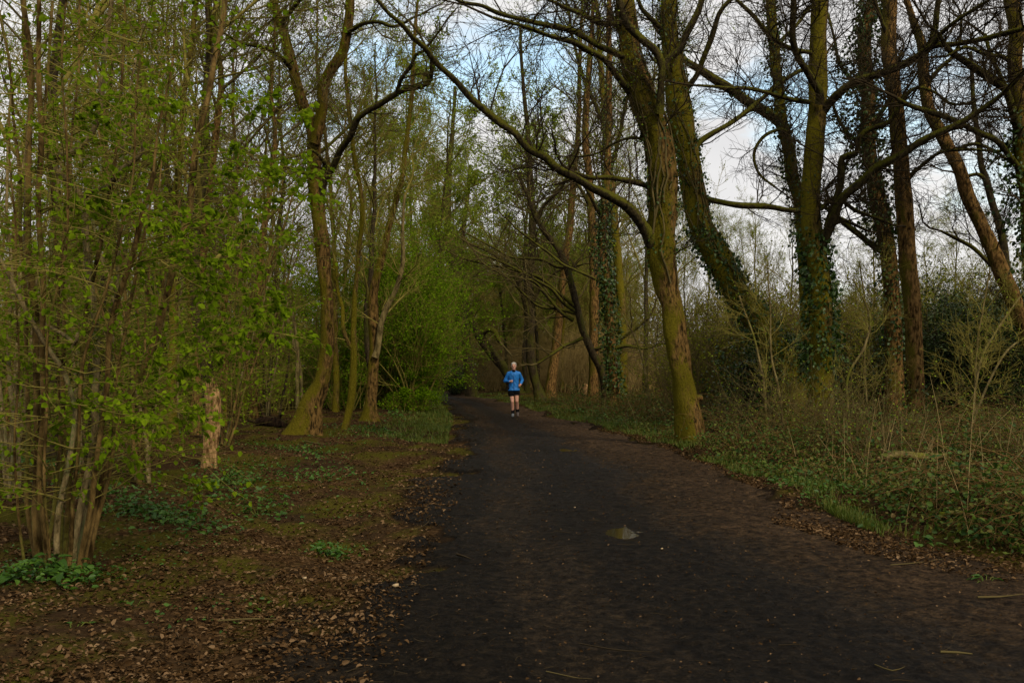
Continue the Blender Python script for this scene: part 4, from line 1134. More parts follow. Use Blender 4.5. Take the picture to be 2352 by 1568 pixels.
bush('holly_bush', 'dark evergreen bush between the smooth brown tree and the right edge', 2185, 27.5, 3.4, 3.0, 26000, .075, 'holly', 'twig_dark', 309, lob=8)
bush('elder_bush', 'light green bush beyond the dark evergreens on the right', 2215, 58, 8.5, 8.0, 20000, .085, 'scrub_leaf', 'twig_olive', 310, lob=8)
bush('ivy_mound', 'dark ivy mound at the foot of the leaning ivy tree', 1800, 24.5, 3.0, 2.5, 12000, .075, 'ivy', 'twig_dark', 311)
for i, (px, D, w_, h_) in enumerate([(300, 34, 4.5, 3.6), (130, 31, 4, 3.2), (470, 40, 5, 4.2), (0, 36, 5, 4), (590, 50, 5, 4.6), (380, 52, 6, 5), (190, 50, 6, 5)]):
    bush('green_bush', 'shapeless green bush in the deep left wood, ' + ['behind the slender pale-stemmed hazel', 'behind the stems of the large hazel', 'behind the snapped stump', 'at the left edge', 'left of the forked mossy tree', 'between large hazel and snapped stump, farthest back', 'farthest back behind the large hazel'][i], px, D, w_, h_, 13000, .065, 'bush_leaf', 'twig_dark', 320 + i, 'green bushes in the deep left wood')

# scrub and distant wood: uncountable masses
def shrub_geo(seed, h, w, leafn, lsz, nst=14, rmin=.006):
    rg = random.Random(seed); G = Growth(rg)
    pr = dict(PRM, wig=.3, up=[.07, .04, .02], rmin=rmin, levels=2, n=[5, 4], spread=.95, len=(.45, .75))
    for i in range(nst):
        a = rg.uniform(0, 6.28); s_ = rg.uniform(.05, .7)
        G.grow((rg.uniform(-.3, .3) * w, rg.uniform(-.3, .3) * w, -.05), unit((math.cos(a) * s_ * w / h, math.sin(a) * s_ * w / h, 1)), h * rg.uniform(.4, .8), .02 * rg.uniform(.5, 1.4), 0, pr)
    A = Acc(); G.emit(A, thick=.03); tw = A.get()
    lv = None
    if leafn:
        tp = np.array(G.tips); k = nr.integers(0, len(tp), leafn)
        A = Acc(); leaves(A, tp[k] + nr.normal(size=(leafn, 3)) * .12, lsz * nr.uniform(.5, 1.3, leafn), None, .1, 'quad'); lv = A.get()
    return tw, lv


def scatter_mass(name, spots, geos, twmat, lfmat, parent_name=None):
    """spots: (x,y,s,rz). two stuff objects: stems and leaves"""
    A, B = Acc(), Acc()
    for i, (x, y, s, rz) in enumerate(spots):
        tw, lv = geos[i % len(geos)]
        c, sn = math.cos(rz), math.sin(rz)
        R = np.array([[c, sn, 0], [-sn, c, 0], [0, 0, 1]]) * s
        o = np.array([x, y, gh1(x, y) if abs(y) < 100 else 0])
        A.add(tw[0] @ R + o, tw[1])
        if lv is not None: B.add(lv[0] @ R + o, lv[1])
    o1 = A.obj(name, M[twmat]); tag(o1, kind='stuff')
    if B.n:
        o2 = B.obj('leaves', M[lfmat], o1)
    return o1


def spots_px(n, px0, px1, d0, d1, s0, s1, clear=1.0):
    out = []
    while len(out) < n:
        px = rng.uniform(px0, px1); D = d0 + (d1 - d0) * rng.random()
        x = (px - W / 2) / FPX * D
        if path_l(D) - clear < x < path_r(D) + clear: continue
        if 1190 < px < 1545 and D < 52: continue
        if 1010 < px <= 1190 and D < 64: continue
        out.append((x, D, rng.uniform(s0, s1), rng.uniform(0, 6.28)))
    return out


gA = [shrub_geo(400 + i, 3.2, 2.2, 1500, .06) for i in range(5)]
gB = [shrub_geo(410 + i, 4.2, 3.0, 1500, .06, 14, .008) for i in range(5)]
gC = [shrub_geo(420 + i, 3.4, 2.6, 0, .06, 16, .007) for i in range(3)]
o = scatter_mass('scrub', spots_px(130, 1440, 2420, 28, 56, .7, 1.55, 1.2), gA, 'twig', 'scrub_leaf')
tag(o, 'olive twiggy scrub filling the ground behind the right-hand trees', 'scrub')
o = scatter_mass('brown_scrub', spots_px(60, 1000, 1500, 60, 85, .7, 1.35, 1.5), gC, 'twig_brown', 'scrub_leaf')
tag(o, 'bare brown scrub beyond the bend of the path', 'scrub')
o = scatter_mass('left_undergrowth', spots_px(120, -100, 960, 34, 72, .5, 1.15, 1.5), gA, 'twig_olive', 'bush_leaf')
tag(o, 'green twiggy undergrowth deep in the left wood', 'scrub')


gN = [shrub_geo(440 + i, 2.0, 1.3, 260, .035, 8, .0035) for i in range(5)]
sp = []
while len(sp) < 32:
    D = 13 * (30 / 13) ** rng.random(); e = float(path_r(D)) + 1.3
    x = e + rng.random() * (D * .55 - e + .5)
    if x > e: sp.append((x, D, rng.uniform(.4, .95), rng.uniform(0, 6.28)))
o = scatter_mass('budding_shoots', sp, gN, 'twig', 'fresh_leaf')
tag(o, 'thin budding shoots standing up out of the brambles', 'shoots')


def wood_geo(seed, h, leafn):
    rg = random.Random(seed); G = Growth(rg)
    pr = dict(wig=.24, up=[.1, .06, .04], rmin=.014, levels=2, n=[6, 5], spread=.8, len=(.45, .7))
    A = Acc()
    pts = [(rg.uniform(-.4, .4) * k / 4, rg.uniform(-.3, .3), h * .85 * k / 6) for k in range(7)]
    trunk_tube(A, pts, np.linspace(.16, .04, 7), 6, 1.2, .05, .2, seed)
    for i in range(20):
        u = rg.uniform(.12, 1); k = min(5, int(u * 6)); an = rg.uniform(0, 6.28)
        G.grow(pts[k], unit((math.cos(an), math.sin(an), rg.uniform(.2, .9))), h * rg.uniform(.18, .34), .04, 0, pr)
    G.emit(A, thick=.02); tw = A.get(); lv = None
    if leafn:
        tp = np.array(G.tips); k = nr.integers(0, len(tp), leafn)
        A = Acc(); leaves(A, tp[k] + nr.normal(size=(leafn, 3)) * .2, .12 * nr.uniform(.5, 1.3, leafn), None, .1, 'quad'); lv = A.get()
    return tw, lv


gW = [wood_geo(500 + i, 13, 1600) for i in range(5)]
sp = spots_px(150, -250, 1560, 80, 125, .8, 1.15, 2) + spots_px(60, 1500, 2600, 85, 130, .55, .85, 2)
o = scatter_mass('distant_wood', sp, gW, 'twig_olive', 'scrub_leaf')
tag(o, 'far-off wood closing the view behind all the trees', 'wood')
gV = [wood_geo(520 + i, 12, 0) for i in range(3)]
o = scatter_mass('brown_wood', spots_px(34, 1010, 1400, 72, 100, .75, 1.1, 2), gV, 'twig_olive', 'scrub_leaf')
tag(o, 'bare olive-brown wood closing the view behind the jogger', 'wood')
sp = spots_px(110, -250, 2600, 75, 110, 1.0, 1.7, 2)
o = scatter_mass('distant_scrub', sp, gB, 'twig_olive', 'scrub_leaf')
tag(o, 'far-off low scrub under the distant wood', 'scrub')

# ------------------------------------------------------------------ brambles on the right
def cane_field(n, xr, dr, h, seed, dens_near=1.0, side=1):
    rg = random.Random(seed); L, R, pos, dr_ = [], [], [], []
    while len(L) < n:
        D = dr[0] * (dr[1] / dr[0]) ** rg.random()
        if side > 0:
            e = float(path_r(D)) + (.35 if D > 12 else .75)
            x = e + (min(D * .6 - e + 1, xr)) * rg.random() ** .9 if D * .6 - e + 1 > .2 else e
        else:
            e = float(path_l(D)); x = e - .6 - rg.random() * xr
        k = min(1, .25 + (abs(x - e)) / 1.4)
        hh = h * k * rg.uniform(.4, 1.2) * (1.05 + .55 * math.sin(x * 1.9 + D * .6) * math.sin(D * 1.1 - x * .5))
        if side > 0 and abs(x - 5.5) < 1.0 and 11.3 < D < 14.3: hh *= .35
        a = rg.uniform(0, 6.28); l = hh * rg.uniform(1.0, 1.9)
        z = gh1(x, D)
        p = (x, D, z); d = unit((math.cos(a) * .7, math.sin(a) * .7, 1.1)); pts = [p]
        st = l / 5
        for q in range(5):
            p = (p[0] + d[0] * st, p[1] + d[1] * st, max(z + .01, p[2] + d[2] * st)); pts.append(p)
            d = unit((d[0] + rg.uniform(-.2, .2), d[1] + rg.uniform(-.2, .2), d[2] - .42))
        L.append(pts); R.append([.005 - .0005 * q for q in range(6)])
    return np.array(L), np.array(R)


L1, R1 = cane_field(6500, 13, (8.4, 44), 1.0, 600)
A = Acc(); batch_tubes(A, L1, R1, 3)
br = A.obj('bramble_thicket', plain('bramble_stem', (.095, .055, .020), .9, .02, .5, 2))
tag(br, 'tangled bramble thicket along the right side of the path', 'brambles', kind='stuff')
n = 100000
k = nr.integers(0, len(L1), n); t = nr.uniform(.12, 1, n) * 4.999; kk = t.astype(int); f = (t - kk)[:, None]
pos = L1[k, kk] * (1 - f) + L1[k, kk + 1] * f + nr.normal(size=(n, 3)) * .045
pos[:, 2] = np.maximum(pos[:, 2], .02)
A = Acc(); leaves(A, pos[:60000], .055 * nr.uniform(.5, 1.3, 60000), None, .15, 'leaf', .35, .45, .75)
leaves(A, pos[60000:], .05 * nr.uniform(.5, 1.3, n - 60000), None, .15, 'quad', .35, .45, .7)
A.obj('leaves', M['bramble'], br)

# dry stalks and grass stems in the brambles
n = 230
Ls, Rs = [], []
for i in range(n):
    D = 9 * (40 / 9) ** rng.random(); e = float(path_r(D)); x = e + .5 + (max(.3, D * .58 - e)) * rng.random()
    z = gh1(x, D); h = rng.uniform(.25, 1.05) * (1 if rng.random() < .8 else 1.5); a = rng.uniform(0, 6.28); ln = rng.uniform(.05, .6)
    pts = [(x + math.cos(a) * ln * h * (q / 4) ** 1.6, D + math.sin(a) * ln * h * (q / 4) ** 1.6, z + h * q / 4 * (1 - .12 * ln * q / 4)) for q in range(5)]
    Ls.append(pts); Rs.append([.0035 - .0005 * q for q in range(5)])
A = Acc(); batch_tubes(A, Ls, Rs, 3)
o = A.obj('dry_stalks', M['dry']); tag(o, 'dry pale stalks and dead stems standing in the brambles', 'dry stalks', kind='stuff')

# pale shoots (saplings) in the right scrub
for i, (pts, D, lab) in enumerate([
    ([(1765, 1005, 3.5), (1757, 930, 3), (1748, 850, 2.8), (1728, 760, 2.3), (1700, 680, 1.8)], 19, 'pale bending sapling in front of the leaning ivy tree'),
    ([(1800, 1000, 3), (1792, 900, 2.6), (1772, 820, 2.2), (1768, 720, 1.8), (1762, 600, 1.4)], 20, 'thin upright sapling right of the pale bending sapling'),
    ([(1955, 960, 3.5), (1945, 880, 3.2), (1985, 800, 3), (2000, 740, 2.5), (1985, 690, 2), (1960, 640, 1.6)], 20, 'pale crooked sapling between the olive tree and the ivy-smothered tree'),
    ([(2000, 900, 2.5), (1985, 830, 2.5), (1990, 760, 2.2), (1985, 680, 1.8), (1975, 600, 1.4)], 22, 'thin pale shoot left of the ivy-smothered tree'),
    ([(2235, 930, 3), (2245, 850, 2.8), (2280, 770, 2.5), (2330, 700, 2), (2370, 650, 1.5)], 19, 'pale budding sapling leaning right before the dark evergreens'),
    ([(2240, 880, 2.5), (2242, 800, 2.2), (2255, 720, 2), (2275, 620, 1.5)], 20, 'upright budding sapling before the dark evergreens'),
    ([(2190, 960, 2.6), (2290, 840, 2.6), (2360, 770, 2.2), (2420, 730, 1.8)], 17, 'long pale stem slanting up to the right edge'),
    ([(1500, 930, 3), (1480, 850, 2.6), (1465, 790, 2.3), (1430, 720, 1.6)], 30, 'thin sapling left of the big ridged mossy tree')]):
    hero('sapling', lab, [T(pts, D, base=True)], [], mat='pale', twigmat='twig_olive', dens=4.5, seed=640 + i, flare=0, L=(.3, 1.0), sides=6, trdens=1, trt0=.2, cat='sapling',
         leafs=('fresh_leaf', 160, .035, .5), rmax=.008, prm=dict(rmin=.003))

# ------------------------------------------------------------------ grass and ground cover
def grass_field(n, fn, h, seed):
    rg = np.random.default_rng(seed); xs, ysv = fn(rg, n); n = len(xs)
    z = gh(xs, ysv); hh = h * rg.uniform(.4, 1.3, n); a = rg.uniform(0, 6.28, n); w = .006 + .00025 * ysv
    dx, dy = np.cos(a), np.sin(a); ln = rg.uniform(.2, .9, n)
    b0 = np.stack([xs - dy * w, ysv + dx * w, z - .01], 1); b1 = np.stack([xs + dy * w, ysv - dx * w, z - .01], 1)
    t0 = np.stack([xs + dx * hh * ln + dy * w * .2, ysv + dy * hh * ln - dx * w * .2, z + hh * (1 - .3 * ln)], 1)
    t1 = np.stack([xs + dx * hh * ln - dy * w * .2, ysv + dy * hh * ln + dx * w * .2, z + hh * (1 - .3 * ln)], 1)
    A = Acc(); A.add(np.stack([b0, b1, t0, t1], 1).reshape(-1, 3), np.arange(n * 4).reshape(n, 4)); return A


def verge_r(rg, n):
    D = 9.5 * (60 / 9.5) ** rg.random(n); c = .5 + .5 * np.sin(D * 1.3) * np.sin(D * .37 + 1)
    x = path_r(D) + .1 + np.abs(rg.normal(size=n)) * (.35 + .6 * smooth(15, 26, D)) * (.4 + c)
    pt = np.sin(x * 2.7 + D * .8) * np.sin(D * 2.1 - x * 1.3) + rg.normal(size=n) * .35 + .5 * smooth(15, 24, D)
    return x[pt > .25], D[pt > .25]
def verge_l(rg, n):
    D = 22 * (70 / 22) ** rg.random(n); return path_l(D) - .2 - np.abs(rg.normal(size=n)) * .9, D
A = grass_field(24000, verge_r, .11, 700); o = A.obj('grass', M['grass']); tag(o, 'short grass along the right verge of the path', 'grass', kind='stuff')
A = grass_field(16000, verge_l, .10, 701); o = A.obj('grass', M['grass']); tag(o, 'short grass along the left verge near the bend', 'grass', kind='stuff')

cover = [(330, 1205, 95, 22), (420, 1230, 60, 14), (560, 1105, 90, 22), (500, 1130, 50, 14), (640, 1035, 60, 10), (730, 1045, 40, 10), (800, 1000, 40, 9), (865, 1003, 55, 13), (905, 965, 60, 12), (960, 945, 50, 10),
         (740, 1100, 60, 12), (600, 1170, 60, 14), (690, 1060, 50, 8), (760, 1245, 40, 10), (60, 1080, 110, 30), (200, 1040, 90, 20), (330, 990, 110, 20), (420, 960, 80, 14), (1300, 950, 60, 8), (1370, 968, 60, 12), (1450, 985, 60, 10), (1420, 965, 50, 10),
         (1840, 1140, 60, 15), (1900, 1165, 60, 12), (2060, 1190, 60, 14), (2250, 1190, 80, 20), (1630, 1065, 60, 14), (1720, 1085, 60, 14), (2150, 1130, 60, 20), (1080, 905, 40, 5), (60, 1350, 60, 14), (180, 1345, 50, 12)]
pos = []
for cx, cy_, rx, ry in cover:
    m = int(rx * ry * .22) + 40
    a = nr.normal(size=m) * .85 * rx + cx; b = np.maximum(nr.normal(size=m) * .85 * ry + cy_, HZ + 30)
    D = CAMZ * FPX / (b - HZ); x = (a - W / 2) / FPX * D
    ok = inside(x, D) < .3
    x, D = x[ok], D[ok]
    pos.append(np.stack([x, D, gh(x, D) + nr.uniform(.01, .12, len(x))], 1))
pos = np.concatenate(pos)
A = Acc(); leaves(A, pos, .050 * nr.uniform(.35, 1.5, len(pos)), None, -.05, 'leaf', .3, .7, .6)
n = 9000   # thin scatter over the left floor
D = 6 * (45 / 6) ** nr.random(n); x = path_l(D) - .5 - nr.random(n) ** .8 * (D * .55)
keep = (np.sin(x * 1.7 + 1) * np.sin(D * .9) > .15); x, D = x[keep], D[keep]
leaves(A, np.stack([x, D, gh(x, D) + nr.uniform(.005, .05, len(x))], 1), .035 * nr.uniform(.5, 1.3, len(x)), None, -.05, 'leaf', .3, .75, .6)
o = A.obj('ground_cover', M['plant']); tag(o, 'low green woodland plants scattered over the leaf litter', 'ground cover', kind='stuff')


def clump(px, py, n, size, label, seed, hgt=.16):
    x0, D0 = gpt(px, py); z0 = gh1(x0, D0)
    root = thing('leafy_plant', label, 'plant', (x0, D0, z0), 'broad-leaved plants on the woodland floor')
    rg = random.Random(seed); A = Acc(); S = Acc()
    for i in range(n):
        a = rg.uniform(0, 6.28); q = rg.uniform(.05, 1) ** .8 * (.08 + size * 2.6); h = hgt * rg.uniform(.5, 1.2) * (1.15 - .5 * q / (size * 1.7))
        s_ = size * rg.uniform(.65, 1.15)
        bx, by = math.cos(a) * q * .25, math.sin(a) * q * .25
        p0 = np.array([bx, by, -.01]); p1 = np.array([math.cos(a) * q * .7, math.sin(a) * q * .7, h])
        trunk_tube(S, [p0, (p0 + p1) / 2 + [0, 0, .02], p1], [.004, .0035, .003], 5, .05, 0, 0, 0, cap=False)
        d = np.array([math.cos(a), math.sin(a), rg.uniform(-.5, .15)]); d /= np.linalg.norm(d)
        wv = np.array([-math.sin(a), math.cos(a), rg.uniform(-.3, .3)]); wv /= np.linalg.norm(wv); up = np.cross(d, wv); up *= np.sign(up[2])
        rows = [(-.18, .30, .02), (.0, .44, .05), (.25, .42, .06), (.5, .32, .03), (.78, .17, -.04), (1.0, .01, -.12)]
        V = []
        for t, wd, zz in rows:
            c = p1 + d * s_ * t + up * s_ * zz
            if t < 0: c = c + d * s_ * .1
            V += [c + wv * s_ * wd * 1.0 + up * s_ * .10, c + wv * s_ * wd * .5 + up * s_ * .07 * rg.uniform(.4, 1.3), c, c - wv * s_ * wd * .5 + up * s_ * .07 * rg.uniform(.4, 1.3), c - wv * s_ * wd + up * s_ * .10]
        idx = np.arange(30).reshape(6, 5); F_ = np.stack([idx[:-1, :-1], idx[:-1, 1:], idx[1:, 1:], idx[1:, :-1]], -1).reshape(-1, 4)
        A.add(V, F_)
    A.obj('leaves', M['plant'], root, None, True); S.obj('leaf_stalks', M['grass'], root)


for i, a in enumerate([(110, 1338, 16, .11, 'broad-leaved plant at the foot of the large foreground hazel', .15), (60, 1345, 9, .11, 'broad-leaved plant left of the hazel foot', .1),
                       (330, 1215, 26, .09, 'large dark green plant patch right of the hazel foot', .14), (385, 1225, 14, .08, 'green plant beside the large dark plant patch', .10),
                       (560, 1112, 22, .09, 'green plant below the snapped stump', .14), (505, 1125, 14, .09, 'green plant touching the base of the snapped stump', .12), (590, 1175, 10, .07, 'small plant below the stump plants, towards the path', .08),
                       (865, 1000, 26, .11, 'bright plant at the foot of the red-brown tree', .18), (905, 968, 26, .12, 'bright plant under the hawthorn bushes', .2), (755, 1246, 8, .07, 'lone small plant on the leaf litter near the path edge', .06),
                       (1825, 1108, 20, .11, 'bright green plant at the bramble edge on the right', .20), (1790, 1125, 12, .09, 'low plant left of the bright bramble-edge plant', .12), (1875, 1112, 10, .09, 'plant right of the bright bramble-edge plant', .14),
                       (2112, 1250, 13, .09, 'broad-leaved plant standing alone in dead leaves at lower right', .11), (2265, 1335, 9, .06, 'small plant in dead leaves near the lower right edge', .05),
                       (1380, 968, 26, .13, 'bright leafy plant on the right verge beyond the big ridged tree', .18), (1330, 955, 18, .13, 'leafy plant on the right verge nearest the jogger', .16), (1440, 985, 16, .12, 'leafy plant on the verge left of the big ridged tree', .14),
                       (305, 1392, 4, .055, 'tiny plant on bare soil in the left foreground', .04), (165, 1470, 5, .05, 'tiny plant low in the left corner', .04)]):
    clump(a[0], a[1], a[2], a[3], a[4], 800 + i, a[5])

# ------------------------------------------------------------------ leaf litter
def litter_pts(n, side):
    if side < 0:
        D = 4.2 * (34 / 4.2) ** (nr.random(n) ** 1.15)
        x = path_l(D) + .35 - np.abs(nr.normal(size=n)) * .5 - nr.random(n) ** 1.5 * np.maximum(.5, D * .56 + path_l(D))
    else:
        D = 6 * (26 / 6) ** nr.random(n)
        x = path_r(D) - .1 + np.abs(nr.normal(size=n)) * .75 * (1 + .3 * np.sin(D * 1.7))
        x += .9 * (1 - smooth(6, 8, D)) - .55 * smooth(6, 7.5, D) * (1 - smooth(10, 12, D))
    patch = np.sin(x * 2.3 + D * .7) * np.sin(D * 1.9 - x) + nr.normal(size=n) * .6
    ok = patch > -.55
    return x[ok], D[ok]


A = Acc()
for side, n in ((-1, 42000), (1, 22000)):
    x, D = litter_pts(n, side)
    leaves(A, np.stack([x, D, gh(x, D) + nr.uniform(.004, .022, len(x))], 1), .024 * nr.uniform(.4, 1.7, len(x)) * (1 + .03 * D), None, 0, 'leaf', .6, .80, .6)
x = nr.uniform(-2, 4.6, 5200); D = 4.2 * (34 / 4.2) ** nr.random(5200)
leaves(A, np.stack([x, D, gh(x, D) + .016], 1), .013 * (1 + .05 * D) * nr.uniform(.3, 1.5, 5200), None, 0, 'leaf', .6, .8, .6)
o = A.obj('leaf_litter', M['litter']); tag(o, 'brown dead leaf litter covering both edges of the path', 'leaf litter', kind='stuff')
# small twigs in the litter
n = 1300; Ls = []
D = 4.2 * (24 / 4.2) ** nr.random(n); x = np.where(nr.random(n) < .55, path_l(D) + .5 - nr.random(n) * D * .4, np.where(nr.random(n) < .5, path_r(D) - .8 + nr.random(n) * 2.2, path_l(D) + nr.random(n) * 5))
for i in range(n):
    a = rng.uniform(0, 6.28); l = rng.uniform(.03, .17); b = rng.uniform(-.5, .5)
    pts = []
    for q in range(4):
        u = q / 3 - .5; xx = x[i] + math.cos(a) * l * u - math.sin(a) * b * l * u * u; yy = D[i] + math.sin(a) * l * u + math.cos(a) * b * l * u * u
        pts.append((xx, yy, 0))
    Ls.append(pts)
Ls = np.array(Ls); Ls[:, :, 2] = gh(Ls[:, :, 0], Ls[:, :, 1]) + .018 + nr.uniform(0, .01, (n, 1))
A = Acc(); batch_tubes(A, Ls, np.repeat([[.0026, .0024, .002, .0012]], n, 0) * nr.uniform(.5, 1.4, (n, 1)), 4)
o = A.obj('twig_litter', M['twig_dark']); tag(o, 'small broken twigs strewn over path and verges', 'twig litter', kind='stuff')

# larger single twigs and chips
TW = [((1330, 1480), (1420, 1495), (1500, 1497), 'long dark curved twig lying in the middle of the path', .006), ((1255, 1545), (1330, 1560), (1360, 1562), 'thin bent twig at the bottom edge of the path', .005),
      ((2045, 1305), (2100, 1300), (2165, 1290), 'straight twig on the mud at lower right', .006), ((2245, 1385), (2300, 1383), (2352, 1375), 'long pale stick lying at the right edge', .009),
      ((900, 1130), (945, 1127), (1000, 1118), 'pale twig along the left edge of the path', .006), ((2010, 1530), (2050, 1545), (2080, 1535), 'forked twig near the bottom right corner', .006),
      ((2160, 1510), (2200, 1512), (2235, 1515), 'flat bark twig near the bottom right corner', .010), ((960, 1205), (985, 1195), (985, 1175), 'curved pale twig on the dark mud by the left edge', .006),
      ((500, 1440), (600, 1430), (720, 1433), 'long thin stick on the litter in the left foreground', .006), ((700, 1022), (722, 1024), (745, 1026), 'pale stick in front of the forked mossy tree', .014),
      ((1050, 1272), (1062, 1275), (1078, 1280), 'short dark stub of wood on the path', .018)]
for i, (a, b, c, lab, r) in enumerate(TW):
    w = []
    for q in (a, b, c):
        X_, D_ = gpt(*q); w.append([X_, D_, gh1(X_, D_) + .012 + r])
    w = np.array(w); loc = w[1]
    t_ = thing('fallen_twig', lab, 'twig', tuple(loc), 'single twigs lying on the ground')
    r *= .75; A = Acc(); trunk_tube(A, w, [r, r * .9, r * .4], 6, .05, .25, 0, i, .012)
    A.obj('twig', M['twig_dark' if 'dark' in lab else 'twig'], t_, loc, True)
for i, (px, py, s, lab) in enumerate([(908, 1352, .05, 'pale cream wood chip on the left edge of the mud'), (700, 1347, .035, 'small tan wood chip on the leaf litter left of the path'), (1520, 1273, .022, 'tiny pale chip on the path right of the puddle'), (1320, 1168, .022, 'tiny pale chip on the path above the puddle')]):
    X_, D_ = gpt(px, py); z_ = gh1(X_, D_) + .015
    t_ = thing('wood_chip', lab, 'wood chip', (X_, D_, z_), 'pale wood chips on the ground')
    V = []; sd = random.Random(i)
    for zz in (0, .35):
        for k in range(8):
            a = k * .785; rr = s * .5 * sd.uniform(.7, 1.15)
            V.append((math.cos(a) * rr, math.sin(a) * rr * .7, zz * s * (1 + .3 * math.cos(a))))
    for zz in (.0, .42):
        V += [(math.cos(k * .785) * s * .02, math.sin(k * .785) * s * .02, zz * s) for k in range(8)]
    idx = np.array([np.arange(16, 24), np.arange(0, 8), np.arange(8, 16), np.arange(24, 32)]); nx = np.roll(idx, -1, 1)
    F = np.stack([idx[:-1], nx[:-1], nx[1:], idx[1:]], -1).reshape(-1, 4)
    build('chip', V, F, plain('pale_chip', (.34, .25, .14), .8, .2, .2, 60), t_)

# ------------------------------------------------------------------ the jogger
def blob_mesh(name, parts, vox, mat, parent, smooth_it=4, cut=None):
    """union of capsules ('c',p0,p1,r0,r1) and ellipsoids ('e',c,(rx,ry,rz)) voxel-remeshed into one continuous surface"""
    V, F = [], []; off = 0
    for pt in parts:
        if pt[0] == 'e':
            c, rx = np.array(pt[1]), np.array(pt[2]); nu, nv = 20, 12
            vs = []
            for j in range(nv + 1):
                ph = math.pi * (j + .001) / (nv + .002)
                for i in range(nu):
                    t = 2 * math.pi * i / nu
                    vs.append(c + rx * np.array([math.sin(ph) * math.cos(t), math.sin(ph) * math.sin(t), math.cos(ph)]))
        else:
            p0, p1 = np.array(pt[1], float), np.array(pt[2], float); r0, r1 = pt[3], pt[4]
            fl = pt[5] if len(pt) > 5 else 1.0      # flattening front to back
            d = p1 - p0; L = np.linalg.norm(d); d /= L
            u = np.cross(d, [0, 1, 0.01]); u /= np.linalg.norm(u); v = np.cross(d, u); nu = 20; vs = []
            prof = [(-r0 * math.cos(a), r0 * math.sin(a)) for a in np.linspace(.02, math.pi / 2, 6)] + [(L * t, r0 + (r1 - r0) * t) for t in (.25, .5, .75)] + [(L + r1 * math.sin(a), r1 * math.cos(a)) for a in np.linspace(0, math.pi / 2 - .02, 6)]
            for s_, rr in prof:
                for i in range(nu):
                    t = 2 * math.pi * i / nu
                    q = p0 + d * s_ + (u * math.cos(t) + v * math.sin(t) * fl) * rr
                    vs.append(q)
            nv = len(prof) - 1
        idx = np.arange((nv + 1) * nu).reshape(nv + 1, nu) + off; nx = np.roll(idx, -1, 1)
        F.append(np.stack([idx[:-1], nx[:-1], nx[1:], idx[1:]], -1).reshape(-1, 4))
        F.append(np.array([[idx[0][0], idx[0][nu // 4], idx[0][nu // 2], idx[0][3 * nu // 4]]])); F.append(np.array([[idx[-1][0], idx[-1][nu // 4], idx[-1][nu // 2], idx[-1][3 * nu // 4]]]))
        V.append(np.array(vs)); off += len(vs)
    tmp = build('tmp', np.concatenate(V), np.concatenate(F), mat)
    rm = tmp.modifiers.new('r', 'REMESH'); rm.mode = 'VOXEL'; rm.voxel_size = vox; rm.use_smooth_shade = True
    sm = tmp.modifiers.new('s', 'SMOOTH'); sm.factor = .5; sm.iterations = smooth_it
    bpy.context.view_layer.update()
    dg = bpy.context.evaluated_depsgraph_get()
    me = bpy.data.meshes.new_from_object(tmp.evaluated_get(dg))
    bpy.data.objects.remove(tmp)
    me.name = name
    me.materials.clear(); me.materials.append(mat)
    me.polygons.foreach_set('use_smooth', np.ones(len(me.polygons), bool))
    o = bpy.data.objects.new(name, me); COL.objects.link(o); o.parent = parent
    return o


JX, JD = gpt(1180, 958)
jr = thing('person', 'grey-haired jogger in a blue jacket and black shorts running towards us on the path', 'person', (JX, JD, gh1(JX, JD) + .012))
skin = plain('skin', (.46, .235, .165), .55, .35, .12, 30)
blue = plain('blue_jacket_cloth', (.008, .125, .40), .6, .3, .15, 9, .15)
black = plain('black_cloth', (.005, .005, .006), .95, .02, .2, 20)
hairm = plain('grey_hair', (.36, .33, .28), .7, .25, .25, 60, .4)
shoem = plain('grey_shoe', (.10, .11, .12), .7, .3, .3, 40)
shoem2 = plain('dark_shoe', (.06, .045, .04), .7, .3, .3, 40)
Rs_, Re, Rh = (-.165, .01, 1.395), (-.285, .06, 1.165), (-.13, -.13, 1.15)        # image-left arm
Ls_, Le, Lh = (.165, .01, 1.395), (.275, .12, 1.19), (.222, -.06, 1.06)          # image-right arm
Rhip, Rk, Ra = (-.085, 0, .90), (-.045, -.13, .50), (-.03, -.02, .115)
Lhip, Lk, La = (.085, 0, .90), (.10, -.07, .515), (.125, .12, .155)


def hand(wr, dirv, side, up):
    """loosely closed hand: palm, four curled fingers of unequal length, thumb from the side of the palm"""
    wr = np.array(wr); d = np.array(dirv, float); d /= np.linalg.norm(d); s = np.array(side, float); s /= np.linalg.norm(s); n = np.cross(d, s)
    out = [('c', wr, wr + d * .03, .026, .03), ('c', wr + d * .03 - s * .018, wr + d * .075 - s * .024, .020, .018), ('c', wr + d * .03 + s * .018, wr + d * .075 + s * .024, .020, .018), ('e', wr + d * .05, (.036, .036, .036))]
    for i, (o, l) in enumerate(((-.03, .034), (-.0105, .040), (.0105, .038), (.03, .030))):
        a = wr + d * .085 + s * o; b = a + d * l * .75 + n * .012; c = b + n * l * .75 - d * .006; e = c + n * .008 - d * l * .5
        out += [('c', a, b, .0095, .009), ('c', b, c, .009, .0085), ('c', c, e, .0085, .0075)]
    t0 = wr + d * .035 - s * .030; t1 = t0 + d * .03 - s * .014 + n * .014; t2 = t1 + d * .018 + n * .02 + s * .012
    out += [('c', t0, t1, .013, .011), ('c', t1, t2, .011, .009)]
    return out


